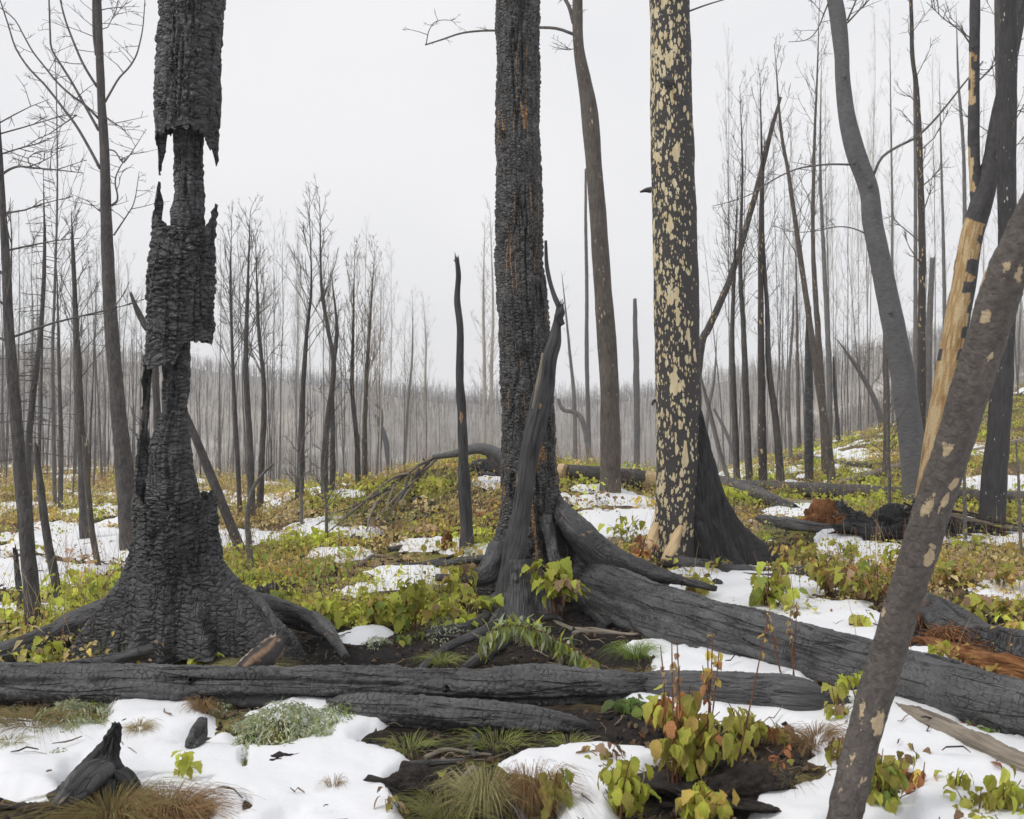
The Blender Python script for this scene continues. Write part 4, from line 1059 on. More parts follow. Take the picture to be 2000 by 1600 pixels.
# slim broken pole left of the central pine
D = rest(912, 1078)[1]
bare_tree('broken_pole', pxl([(915, 1085, 34), (911, 1040, 26), (908, 950, 23), (905, 880, 20), (902, 800, 18), (898, 720, 15), (899, 640, 13), (893, 590, 13), (895, 540, 10), (892, 506, 8)], D), M['snag'],
    'slim broken charred pole standing alone left of the central pine', 'snag', seed=7, seg=20, n=160, lump=.16, end1='jag',
    hand=[(line([(891, 512), (886, 508)], D), .012, .004, 'char', 0), (line([(918, 1070), (950, 1078), (985, 1070, -.1), (1000, 1062)], D), .025, .012, 'char', 0), (line([(905, 1078, -.2), (870, 1090, -.3), (820, 1100, -.4)], D), .02, .01, 'char', 0)])
D = rest(1242, 918)[1]
bare_tree('broken_pole', pxl([(1242, 918, 13), (1244, 840, 12), (1243, 740, 12), (1241, 650, 10), (1240, 584, 7)], D), M['bark_dark'], 'short black pole just left of the flaking pine', 'snag', seed=8, lump=.14, end1='jag')
D = rest(1152, 900)[1]
bare_tree('thin_tree', pxl([(1153, 905, 11), (1149, 820, 9), (1146, 700, 8), (1146, 560, 7), (1144, 440, 6), (1144, 330, 4)], D), M['bark_dark'], 'very thin straight burnt tree left of the kinked brown tree', seed=9, br=dict(n=14, t0=.3, L0=1.3, up=.5))

# grey bent tree
D = rest(1790, 990)[1]
bare_tree('bent_tree', pxl([(1796, 1010, 58), (1786, 900, 52), (1772, 800, 47), (1757, 700, 45), (1738, 600, 42), (1722, 520, 40), (1705, 440, 38), (1697, 370, 36), (1672, 300, 36), (1655, 230, 32), (1646, 160, 28), (1643, 100, 28), (1636, 30, 30), (1622, -40, 26), (1600, -160, 20), (1570, -330, 12)], D), M['bark_smooth'],
    'smooth grey tree with a bent trunk and bare side branches on the right', seed=10, seg=34, n=240, lump=.05, relief=lambda U, Z, t: .004 * fbm(U * 8, Z * 5, 3, 3),
    hand=[(line([(1705, 345), (1722, 308), (1740, 292), (1775, 278), (1810, 250), (1850, 205), (1885, 160), (1920, 120)], D), .020, .010, None, 8), (line([(1664, 322), (1630, 321), (1590, 324), (1545, 334), (1500, 358), (1455, 385), (1395, 402)], D), .015, .005),
          (line([(1692, 457), (1665, 446), (1635, 443), (1600, 450), (1560, 454), (1530, 448), (1508, 440)], D), .010, .003), (line([(1655, 40), (1668, 10), (1680, -20)], D), .014, .008), (line([(1655, 45), (1680, 18), (1705, -10), (1720, -40)], D), .012, .006),
          (line([(1620, 0), (1610, 25), (1595, 60), (1575, 78), (1540, 82)], D), .012, .004)])

for a_, b_, r_ in ((1698, 362, .035), (1668, 318, .03), (1650, 150, .03), (1738, 610, .028)):
    q_ = P(a_, b_, D - .13)
    tube('knot', [(*q_, r_), (q_[0], q_[1] - .03, q_[2] + .01, r_ * .8), (q_[0], q_[1] - .045, q_[2] + .012, r_ * .3)], M['bark_smooth'], bpy.data.objects['bent_tree'], seg=12, n=8, lump=.4)
# forked tree with bark peeled to the wood
D = rest(1782, 1030)[1] - .1
root = thing('forked_tree', P(1785, 1040, D), 'forked burnt tree with a long strip of bark peeled to yellow wood', 'tree')
def peelcol(mu):
    def f(V, uv):
        ax = np.c_[V[:, 0], V[:, 2]]
        z = V[:, 2]
        return None
    return f
def forkstem(name, lst, peel, seg=64, n=520):
    pts = pxl(lst, D) if name == 'trunk' else [(*P(a, b, D + .02), w / 2 / F * D) for a, b, w in lst]
    V, Q, T, uv = tube_geo(pts, seg=seg, n=n, lump=.05, seed=4)
    r = np.mean([q[3] for q in pts])
    th = np.r_[np.tile(np.linspace(0, 2 * PI, seg, endpoint=False), n), np.zeros(len(V) - seg * n)]
    py = (CH - V[:, 2]) / V[:, 1] * F + 800
    # angle: 0 away, pi/2 left, pi toward the camera, 3pi/2 right
    edge_a = np.interp(py, [q[0] for q in peel], [q[1] for q in peel])
    blk = np.floor(py / 17)
    stepn = (h2(blk, blk * 0, 3) - .5) * .9 + .15 * (h2(np.floor(py / 5), blk * 0, 5) - .5)
    m = (th < edge_a + stepn) & (th > .7 + .5 * (h2(np.floor(py / 9), blk * 0, 8) - .5)) & (edge_a > .2)
    m &= ~((h2(np.floor(py / 22), np.floor(th * 1.5), 6) < .14) & (py < 720))
    m = m.astype(float)
    fine = fbm(uv[:, 0] * 60, uv[:, 1] * 6, 4, 4)
    dark = np.array([.075, .072, .076]) * (1 + .45 * fbm(uv[:, 0] * 30, uv[:, 1] * 24, 9, 3))[:, None]
    pale = mixc(np.broadcast_to(np.array([.42, .27, .12]), V.shape), np.array([.60, .46, .27]), sstep(-.3, .3, fine))
    pale = mixc(pale, np.array([.30, .17, .07]), sstep(.32, .45, fbm(uv[:, 0] * 40, uv[:, 1] * 3, 14, 3)))
    c = mixc(dark, pale, m)
    # bark stands proud of the wood
    nrm = V.copy(); D_ = smooth_line(pts, n)[:, :3]
    cen = np.r_[np.repeat(D_, seg, 0), V[seg * n:]]
    dv = V - cen; ln = np.linalg.norm(dv, axis=1)[:, None] + 1e-9
    V = V - dv / ln * (m * .006)[:, None] * (ln > 1e-6)
    ob(name, mesh_np(name, V, Q, T, uv, c, M['attr_bark']), root)
forkstem('trunk', [(1770, 1048, 60), (1790, 1010, 34), (1803, 970, 34), (1814, 930, 40), (1828, 860, 46), (1842, 780, 46), (1855, 700, 46), (1870, 620, 46), (1885, 540, 44), (1898, 460, 42), (1915, 400, 42), (1935, 320, 34), (1950, 230, 30), (1965, 160, 26), (1985, 60, 24), (2005, -60, 22), (2040, -260, 14)],
         [(-300, 0), (60, 1.2), (95, 2.2), (120, 1.2), (200, .8), (330, 1.3), (420, .9), (438, 3.6), (520, 3.9), (530, 2.4), (545, 3.8), (640, 3.6), (700, 4.0), (800, 4.3), (900, 4.3), (950, 3.6), (975, 1.6), (990, 0)])
forkstem('stem', [(1908, 420, 20), (1905, 370, 22), (1902, 300, 22), (1902, 200, 21), (1903, 100, 20), (1904, 0, 19), (1905, -150, 16), (1908, -300, 10)],
         [(-300, 0), (90, 0), (110, 3.2), (130, 2.6), (170, 2.9), (200, 2.8), (215, .5), (270, .5), (280, 2.2), (370, 2.5), (400, 1)], 32, 300)
tube('peeled_root', [(*P(1768, 1010, D - .2), .012), (*P(1782, 1000, D - .2), .022), (*P(1760, 1018, D - .25), .016)][:2] + [(*P(1795, 990, D - .2), .012)], M['wood_pale'], root, seg=10, n=14)
a, b = branch_set(np.array([P(1905, 380, D), P(1903, 0, D), P(1908, -300, D)]), [.05, .03], 31, n=9, t0=.2, L0=1.0, up=.7)
ob('crown', crown_mesh('crown', a, b, M['twig']), root)

# dark speckled trunk at the right edge
D = rest(1935, 1045)[1]
bare_tree('burnt_tree', pxl([(1934, 1048, 54), (1940, 960, 48), (1950, 850, 44), (1958, 740, 40), (1964, 600, 36), (1968, 450, 35), (1966, 300, 34), (1968, 150, 34), (1970, 0, 32), (1972, -200, 26)], D), M['bark_speck'],
    'straight dark trunk with pale specks at the right edge', seed=12, seg=30, n=200, lump=.07, br=dict(n=8, t0=.5, L0=1.4, up=.6))
bare_tree('burnt_tree', pxl([(1955, 960, 22), (1962, 500, 22), (1957, 200, 22), (1953, 0, 20), (1950, -200, 16)], D + 2.5), M['bark_dark'],
    'dark trunk standing directly behind the speckled one at the right edge', seed=13, seg=20, n=100, br=dict(n=8, t0=.5, L0=1.4, up=.6))

# the leaning tree in the near foreground
TF = [(*P(1634, 1640, 3.7), .064), (*P(1650, 1590, 3.72), .061), (*P(1678, 1470, 3.76), .0615), (*P(1702, 1380, 3.79), .062), (*P(1730, 1290, 3.82), .063), (*P(1757, 1200, 3.78), .064), (*P(1785, 1110, 3.74), .065),
      (*P(1812, 1020, 3.7), .066), (*P(1842, 930, 3.66), .066), (*P(1866, 860, 3.62), .067), (*P(1890, 780, 3.58), .068), (*P(1918, 690, 3.54), .069), (*P(1944, 610, 3.5), .069), (*P(1966, 540, 3.46), .069), (*P(1998, 470, 3.42), .066), (*P(2030, 400, 3.38), .062), (*P(2080, 280, 3.3), .055), (*P(2130, 100, 3.2), .045), (*P(2190, -150, 3.05), .03)]
TF[0] = (TF[0][0], TF[0][1], gz(TF[0][0], TF[0][1]) - .06, .064)
bare_tree('leaning_tree', TF, M['bark_lean'], 'leaning dark trunk with tan patches closest to the camera on the right', seed=14, seg=60, n=300, lump=.05,
    relief=lambda U, Z, t: .004 * fbm(U * 30, Z * 14, 5, 3) + .003 * fbm(U * 90, Z * 50, 6, 2))

# listed mid-distance trees: (polyline base first with widths), material, crown, label
MID = [
 ([(118, 1186, 17), (104, 1110, 17), (92, 1050, 16), (80, 960, 14), (71, 880, 10)], 'bark_dark', None, 'leaning broken pole with no branches at far left', 'snag'),
 ([(42, 1205, 12), (36, 1140, 12), (30, 1082, 9)], 'char', None, 'short black broken stake beside the leftmost trunk', 'snag'),
 ([(62, 1128, 20), (56, 1000, 17), (55, 880, 14), (66, 760, 14), (80, 640, 11), (87, 500, 9), (85, 365, 3)], 'bark_dark', 'conifer', 'fine twigged bare conifer with a pointed top at far left', 'tree'),
 ([(196, 1112, 12), (180, 1040, 12), (172, 960, 12), (166, 860, 11)], 'bark_brown', None, 'reddish brown pole in the thicket at far left', 'snag'),
 ([(118, 1000, 10), (119, 860, 10), (115, 700, 8), (112, 560, 6)], 'bark_dark', 'thin', 'narrow dark stem third from the far left thicket edge', 'tree'),
 ([(166, 1060, 20), (160, 900, 18), (155, 760, 16), (148, 620, 13), (143, 500, 10), (140, 430, 5)], 'bark_dark', 'full', 'stoutest trunk in the left thicket with a fan of twigs', 'tree'),
 ([(270, 1040, 16), (276, 900, 14), (285, 760, 13), (290, 640, 9)], 'bark_dark', 'thin', 'dark trunk showing through the gap behind the hollow pine', 'tree'),
 ([(300, 670, 14), (285, 640, 13), (270, 610, 11), (257, 578, 6)], 'bark_dark', None, None, None),
 ([(478, 1090, 22), (460, 1050, 20), (430, 975, 19), (400, 900, 17), (380, 850, 15), (355, 790, 12)], 'bark_dark', None, 'charred pole leaning against the hollow pine from the right', 'snag'),
 ([(493, 1118, 12), (486, 1060, 12), (483, 1010, 10), (492, 960, 8), (510, 930, 6), (535, 905, 4)], 'twig', None, 'small crooked sapling bending right beside the hollow pine', 'sapling'),
 ([(590, 1030, 7), (588, 960, 6), (585, 900, 5), (600, 820, 3)], 'twig', 'thin', 'thin forked sapling on the left shoulder of the mound', 'sapling'),
 ([(638, 1060, 7), (637, 990, 6), (632, 930, 5), (640, 860, 3)], 'twig', 'thin', 'thin straight sapling low on the mound', 'sapling'),
 ([(636, 975, 16), (634, 900, 15), (640, 820, 13), (652, 720, 11), (640, 640, 10), (628, 560, 8), (625, 420, 4)], 'bark_dark', 'full', 'tall twisted trunk with a leaning twin left of the mound', 'tree'),
 ([(648, 965, 12), (650, 860, 11), (649, 740, 10), (658, 650, 9), (650, 560, 6)], 'bark_dark', 'thin', 'slim stem crossing behind the tall twisted trunk', 'tree'),
 ([(584, 985, 17), (588, 880, 15), (592, 760, 12), (600, 640, 9), (608, 560, 6), (605, 430, 3)], 'bark_dark', 'full', 'spreading tree with many forks left of the mound', 'tree'),
 ([(506, 1005, 14), (512, 880, 13), (516, 760, 11), (505, 640, 9), (500, 500, 5)], 'bark_dark', 'full', 'dark tree with an upswept crown right of the hollow pine', 'tree'),
 ([(492, 1020, 16), (488, 860, 14), (480, 720, 13), (484, 560, 8), (488, 440, 4)], 'bark_dark', 'full', 'tallest dark tree immediately right of the hollow pine', 'tree'),
 ([(470, 1015, 10), (462, 860, 9), (455, 720, 8), (450, 560, 6), (452, 460, 3)], 'bark_dark', 'full', 'slender tree behind the leaning charred pole', 'tree'),
 ([(713, 945, 12), (712, 860, 11), (715, 760, 10), (722, 640, 8), (730, 520, 3)], 'bark_brown', 'fine', 'pale twigged tree with a dense brushy crown left of the mound', 'tree'),
 ([(700, 950, 12), (697, 860, 11), (688, 760, 10), (690, 640, 7), (692, 520, 3)], 'bark_dark', 'fine', 'dark stemmed tree in the clump behind the mound', 'tree'),
 ([(730, 925, 9), (745, 820, 8), (735, 790, 5)], 'bark_dark', None, None, None),
 ([(770, 918, 13), (755, 870, 11), (735, 812, 7)], 'bark_smooth', None, 'grey pole leaning left behind the mound', 'snag'),
 ([(788, 905, 7), (795, 820, 6), (805, 700, 5), (806, 600, 2)], 'bark_dark', 'fine', 'small tree with a feathery crown left of the slim broken pole', 'tree'),
 ([(832, 890, 6), (830, 780, 5), (832, 680, 4), (828, 600, 2)], 'bark_birch', 'fine', 'small pale tree nearest the slim broken pole', 'tree'),
 ([(945, 868, 9), (946, 740, 8), (944, 600, 6), (946, 470, 3)], 'bark_birch', 'finep', 'left one of two pale birches behind the central pine', 'tree'),
 ([(961, 868, 9), (960, 740, 8), (963, 600, 6), (958, 440, 3)], 'bark_birch', 'finep', 'right one of two pale birches behind the central pine', 'tree'),
 ([(1125, 890, 10), (1122, 800, 9), (1112, 680, 7), (1100, 560, 5)], 'bark_dark', 'thin', 'dark thin tree right of the hooked snag', 'tree'),
 ([(1165, 900, 12), (1140, 830, 10), (1100, 800, 8), (1090, 780, 6)], 'bark_dark', None, 'dead pole leaning left behind the central pine roots', 'snag'),
 ([(1440, 945, 14), (1434, 800, 13), (1430, 660, 11), (1434, 540, 8), (1440, 380, 4)], 'bark_dark', 'full', 'first straight dark tree right of the flaking pine', 'tree'),
 ([(1464, 945, 15), (1458, 800, 14), (1452, 640, 12), (1446, 520, 10), (1450, 330, 6), (1446, 200, 3)], 'bark_dark', 'full', 'second straight dark tree right of the flaking pine', 'tree'),
 ([(1490, 950, 17), (1488, 800, 16), (1486, 640, 14), (1486, 450, 11), (1488, 330, 8), (1485, 180, 4)], 'bark_spot_thin', 'full', 'thin tree with flaking spotted bark in the right clump', 'tree'),
 ([(1526, 950, 16), (1515, 820, 14), (1502, 720, 13), (1498, 600, 11), (1490, 460, 9), (1492, 300, 6)], 'bark_dark', 'thin', 'tree with a slight bend right of the spotted thin tree', 'tree'),
 ([(1580, 945, 18), (1580, 800, 17), (1580, 690, 15), (1579, 605, 10)], 'char', None, 'blackened broken trunk in the middle of the right clump', 'snag'),
 ([(1626, 950, 17), (1616, 860, 16), (1600, 760, 15), (1583, 640, 14), (1560, 480, 12), (1540, 340, 10), (1525, 250, 8), (1515, 120, 4)], 'bark_brown', 'full', 'tall tree leaning left from the right clump with a wide crown', 'tree'),
 ([(1612, 930, 14), (1606, 780, 14), (1597, 640, 13), (1588, 480, 10), (1590, 300, 8), (1596, 150, 5), (1600, 20, 3)], 'bark_brown', 'full', 'tall straight tree with many ascending branches in the right clump', 'tree'),
 ([(1620, 880, 12), (1620, 740, 12), (1614, 600, 11), (1606, 440, 9), (1602, 320, 7), (1604, 140, 3)], 'bark_dark', 'full', 'dark tree touching the left side of the bent grey tree', 'tree'),
 ([(1368, 690, 14), (1385, 640, 14), (1420, 560, 13), (1450, 470, 12), (1478, 370, 11), (1505, 260, 9), (1525, 190, 5)], 'bark_spot_thin', None, None, None),
 ([(1725, 835, 14), (1712, 790, 12), (1690, 745, 11), (1665, 705, 9), (1640, 670, 5)], 'bark_dark', 'side', 'curved burnt sapling leaning left on the right hillside', 'sapling'),
 ([(1730, 930, 14), (1732, 820, 13), (1730, 720, 11), (1728, 650, 7)], 'bark_brown', None, 'rough brown pole left of the bent grey tree', 'snag'),
 ([(1797, 910, 17), (1800, 780, 17), (1800, 640, 16), (1801, 500, 15), (1798, 360, 14), (1795, 260, 13), (1790, 170, 11), (1782, 110, 11), (1780, 20, 10), (1775, -120, 6)], 'bark_spot_thin', 'side', 'crooked tree with yellow flaked bark right of the bent grey tree', 'tree'),
 ([(1788, 880, 10), (1788, 640, 9), (1788, 400, 8), (1786, 200, 6), (1782, 50, 4)], 'bark_dark', 'thin', 'thin dark stem beside the crooked yellow flaked tree', 'tree'),
 ([(1816, 830, 16), (1812, 740, 15), (1815, 640, 13), (1821, 505, 9)], 'bark_dark', None, 'broken dark trunk left of the forked tree', 'snag'),
 ([(1745, 800, 7), (1742, 600, 7), (1743, 420, 6), (1740, 240, 4), (1738, 60, 2)], 'bark_dark', 'full', 'tall faint tree right of the bent grey tree top', 'tree'),
 ([(1848, 780, 9), (1845, 620, 8), (1842, 450, 7), (1838, 300, 5), (1835, 160, 2)], 'bark_dark', 'fine', 'faint tree seen between the bent tree and the forked tree', 'tree'),
 ([(1888, 800, 10), (1885, 500, 9), (1882, 300, 8), (1872, 160, 6), (1868, 40, 3)], 'bark_dark', 'full', 'dark stem rising behind the fork of the peeled tree', 'tree'),
 ([(1345, 900, 8), (1375, 860, 9), (1385, 790, 9), (1395, 740, 7), (1400, 660, 3)], 'bark_dark', 'thin', 'low crooked tree tight right of the flaking pine', 'tree'),
 ([(1425, 940, 9), (1405, 880, 9), (1385, 800, 8), (1370, 740, 4)], 'bark_dark', None, 'dead pole leaning left just right of the flaking pine', 'snag'),
 ([(1442, 900, 7), (1420, 850, 7), (1395, 800, 5)], 'bark_dark', None, None, None),
 ([(1545, 900, 8), (1540, 760, 7), (1548, 640, 5), (1550, 580, 3)], 'bark_dark', None, 'thin bare spire between the trunks of the right clump', 'snag'),
 ([(1560, 850, 7), (1558, 720, 6), (1556, 580, 5), (1555, 480, 2)], 'bark_brown', 'fine', 'pale thin tree with delicate twigs in the right clump', 'tree'),
 ([(1640, 880, 8), (1632, 780, 7), (1628, 700, 4)], 'char', None, 'short charred stick at the foot of the right hillside', 'snag'),
 ([(1995, 1100, 6), (1990, 950, 5), (1984, 860, 3)], 'twig', None, 'thin dead stem at the right edge below the logs', 'sapling'),
 ([(1738, 1010, 8), (1736, 900, 7), (1732, 790, 5), (1730, 700, 3)], 'twig', 'thin', 'thin grey sapling standing in the root mass', 'sapling'),
 ([(1885, 1060, 8), (1884, 960, 7), (1882, 900, 4)], 'twig', None, 'thin dead stem right of the leaning foreground tree', 'sapling'),
]
BR = dict(full=dict(n=22, t0=.48, L0=2.1, up=1.6, sub=4, subsub=2, rb=.009), thin=dict(n=16, t0=.3, L0=.9, up=.9, sub=3, subsub=1, rb=.008),
          fine=dict(n=36, t0=.35, L0=1.7, up=2.2, sub=4, subsub=2, rb=.006), finep=dict(n=36, t0=.30, L0=1.4, up=1.5, sub=4, subsub=2, rb=.010),
          conifer=dict(n=90, t0=.30, L0=1.0, up=-.1, sub=4, subsub=0, rb=.006, curl=.05), side=dict(n=16, t0=.35, L0=1.8, up=1.3, sub=5, subsub=2, rb=.02))
MORE = {7: ('stub leaning out of the left thicket towards the hollow pine', 'snag'), 20: ('short leaning pole in the clump left of the mound', 'snag'),
        36: ('pale spotted tree leaning hard to the right behind the flaking pine', 'tree'), 47: ('short dead pole leaning beside the first straight dark tree', 'snag')}
for k, (l_, mt, br, lab, cat) in enumerate(MID):
    if lab is None: lab, cat = MORE[k]
    b0 = l_[0]
    if k in (7,): d = 12.0
    elif k == 36: d = 22.0
    elif b0[1] > 880: d = rest(b0[0], b0[1], 0, 60)[1]
    else: d = 38 + (880 - b0[1]) * .12
    d = min(d, 48)
    if k in (7, 36): pts = [(*P(a, b, d), w / 2 / F * d) for a, b, w in l_]
    else: pts = pxl(l_, d)
    if br:
        pts = [(*q_[:3], q_[3] * (1 - .34 * i_ / (len(pts) - 1))) for i_, q_ in enumerate(pts)]
        q_ = pts[-1]; o_ = pts[-2]; pts[-1] = (*q_[:3], q_[3] * .6)
        pts.append((q_[0] + (q_[0] - o_[0]) * .3, q_[1], q_[2] + (q_[2] - o_[2]) * .25, .004))
    if k == 7: pts = [(pts[0][0] + .1, pts[0][1], gz(pts[0][0] + .1, pts[0][1]) - .05, pts[0][3])] + pts
    if k == 36: pts = [(pts[0][0] - .25, pts[0][1], gz(pts[0][0] - .25, pts[0][1]) - .05, pts[0][3])] + pts
    nm = {'snag': 'dead_pole', 'sapling': 'sapling', 'tree': 'burnt_tree'}[cat]
    bb = dict(BR[br]) if br else None
    if bb: bb['L0'] *= min(1.25, max(.45, d / 26)); 
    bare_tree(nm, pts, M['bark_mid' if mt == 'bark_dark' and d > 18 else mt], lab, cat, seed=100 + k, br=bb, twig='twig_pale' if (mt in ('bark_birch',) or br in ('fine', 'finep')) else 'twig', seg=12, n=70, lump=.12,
              end1='jag' if br is None and cat == 'snag' else 'flat')

# ------------------------------------------------------------ repeated forest trees (copies of ten kinds)
PROT = []
def proto(k, H, r0, mat, twig, lean, br):
    r = random.Random(k * 13 + 1)
    root = bpy.data.objects.new('forest_tree', None); root.empty_display_size = .1
    x = y = 0; pts = []
    for i in range(7):
        t = i / 6
        pts.append((x, y, t * H - (.15 if i == 0 else 0), r0 * .74 * (1 - .88 * t)))
        x += r.uniform(-.09, .09) * H * .1 + lean * H / 6; y += r.uniform(-.06, .06) * H * .1
    V, Q, T, uv = tube_geo(pts, seg=8, n=36, lump=.12, seed=k)
    tr = mesh_np('trunk', V, Q, T, uv, None, M[mat])
    cr_ = None
    if br:
        Dm = smooth_line(pts, 24); a, b = branch_set(Dm[:, :3], Dm[:, 3], 200 + k, **br); cr_ = crown_mesh('crown', a, b, M[twig])
    PROT.append((tr, cr_, H))
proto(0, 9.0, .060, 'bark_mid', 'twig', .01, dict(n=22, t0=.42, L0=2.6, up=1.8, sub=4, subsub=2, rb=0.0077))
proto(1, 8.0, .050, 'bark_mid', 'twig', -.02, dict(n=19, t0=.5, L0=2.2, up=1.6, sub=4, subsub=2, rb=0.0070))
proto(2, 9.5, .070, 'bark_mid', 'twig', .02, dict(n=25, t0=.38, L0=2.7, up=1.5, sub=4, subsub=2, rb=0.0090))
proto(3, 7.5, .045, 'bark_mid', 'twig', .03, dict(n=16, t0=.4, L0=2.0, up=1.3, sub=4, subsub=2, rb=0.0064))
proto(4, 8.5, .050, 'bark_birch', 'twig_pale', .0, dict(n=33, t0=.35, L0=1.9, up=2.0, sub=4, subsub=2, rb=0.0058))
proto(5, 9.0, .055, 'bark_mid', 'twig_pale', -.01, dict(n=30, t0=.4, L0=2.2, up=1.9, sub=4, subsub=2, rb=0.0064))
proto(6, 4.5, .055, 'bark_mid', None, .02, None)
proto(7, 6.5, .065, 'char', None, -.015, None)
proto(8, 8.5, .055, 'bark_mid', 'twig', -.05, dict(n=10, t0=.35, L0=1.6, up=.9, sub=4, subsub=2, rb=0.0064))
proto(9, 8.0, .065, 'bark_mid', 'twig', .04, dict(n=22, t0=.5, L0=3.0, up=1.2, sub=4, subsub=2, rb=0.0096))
TREEL = [("bare burnt tree in the thicket at far left beyond the hollow pine", "forest trees in the left thicket"),
         ("bare burnt tree in the open woods between hollow pine and mound", "forest trees between the hollow pine and the mound"),
         ("faint bare tree in the valley behind the central pine", "forest trees in the valley behind the central pine"),
         ("bare burnt tree in the woods behind the flaking pine and bent tree", "forest trees behind the flaking pine"),
         ("bare burnt tree standing on the hillside at far right", "forest trees on the right hillside")]
KD = ['upswept dark tree', 'narrow dark tree', 'stout wide crowned tree', 'thin bare tree', 'pale brushy tree', 'pale twigged grey tree', 'short broken pole', 'black branchless pole', 'leaning sparse tree', 'leaning high crowned tree']
ZN = ['the left thicket', 'the woods left of the mound', 'the valley behind the central pine', 'the woods behind the flaking pine', 'the right hillside']
def plant_tree(px, d, kind, s, rz, lean=0):
    x = (px - 1000) / F * d; z = gz(x, d)
    zone = 0 if px < 400 else 1 if px < 780 else 2 if px < 1270 else 3 if px < 1650 else 4
    tr, cr_, H = PROT[kind]
    lab, grp = TREEL[zone]
    kd = KD[kind]; far = 'deep in' if d > 34 else 'at the front of'
    root = thing('forest_tree', (x, d, z - .05), kd + ' ' + far + ' ' + ZN[zone], 'tree', kd + 's ' + far + ' ' + ZN[zone])
    root.rotation_euler = (lean * math.sin(rz), lean, rz); root.scale = (min(s, 1.0) * .9, min(s, 1.0) * .9, s)
    for nm, me in (('trunk', tr), ('crown', cr_)):
        if me is None: continue
        c = bpy.data.objects.new(nm, me); c.parent = root; COL.objects.link(c)
rt = random.Random(42)
ADD = [(rt.uniform(425, 560), rt.uniform(430, 560)) for _ in range(11)] + [(rt.uniform(560, 770), rt.uniform(430, 600)) for _ in range(15)] + [(rt.uniform(775, 860), rt.uniform(560, 680)) for _ in range(4)] + [(rt.uniform(1360, 1660), rt.uniform(60, 430)) for _ in range(13)] + [(rt.uniform(1660, 1990), rt.uniform(30, 420)) for _ in range(14)] + [(rt.uniform(-20, 300), rt.uniform(440, 580)) for _ in range(18)]
for px_, top_ in ADD:
    d_ = rt.uniform(36, 58); zt = CH - (top_ - 800) / F * d_; hh = zt - gz((px_ - 1000) / F * d_, d_)
    k_ = rt.choice([0, 1, 3, 4, 5, 5, 4] if px_ > 560 else [0, 1, 3, 5, 0])
    plant_tree(px_, d_, k_, hh / PROT[k_][2], rt.uniform(0, 6.28), rt.gauss(0, .02))
def dens(px, d):
    if px < 250: return 1.5
    if px < 420: return 1.15
    if px < 580: return 1.0
    if px < 780: return .85
    if px < 860: return .45
    if px < 1270: return .25
    if px < 1400: return .5
    if px < 1650: return .9
    if px < 1780: return .55
    return .6
cnt = 0
while cnt < 215:
    px = rt.uniform(-160, 2160); d = 15 + 50 * rt.random() ** .8
    w = 1.6 if px < 250 else .9 if px < 420 else .62 if px < 780 else .14 if px < 1270 else .5 if px < 1650 else .45
    if rt.random() > w / 1.6: continue
    if px > 400 and d < 34: continue
    if 240 < px <= 400 and d < 20: continue
    k = rt.choice([0, 0, 1, 1, 3, 3, 5, 6, 8, 8, 4, 7, 2] if px < 800 else [4, 4, 5, 3, 3] if px < 1300 else [0, 1, 3, 3, 5, 4, 6, 8])
    s = rt.uniform(.6, 1.0) * (.8 if 780 < px < 1270 else 1) * (1.15 if px > 1350 else .95)
    if px < 780: s *= .9
    plant_tree(px, d, k, s, rt.uniform(0, 6.28), rt.gauss(0, .035)); cnt += 1

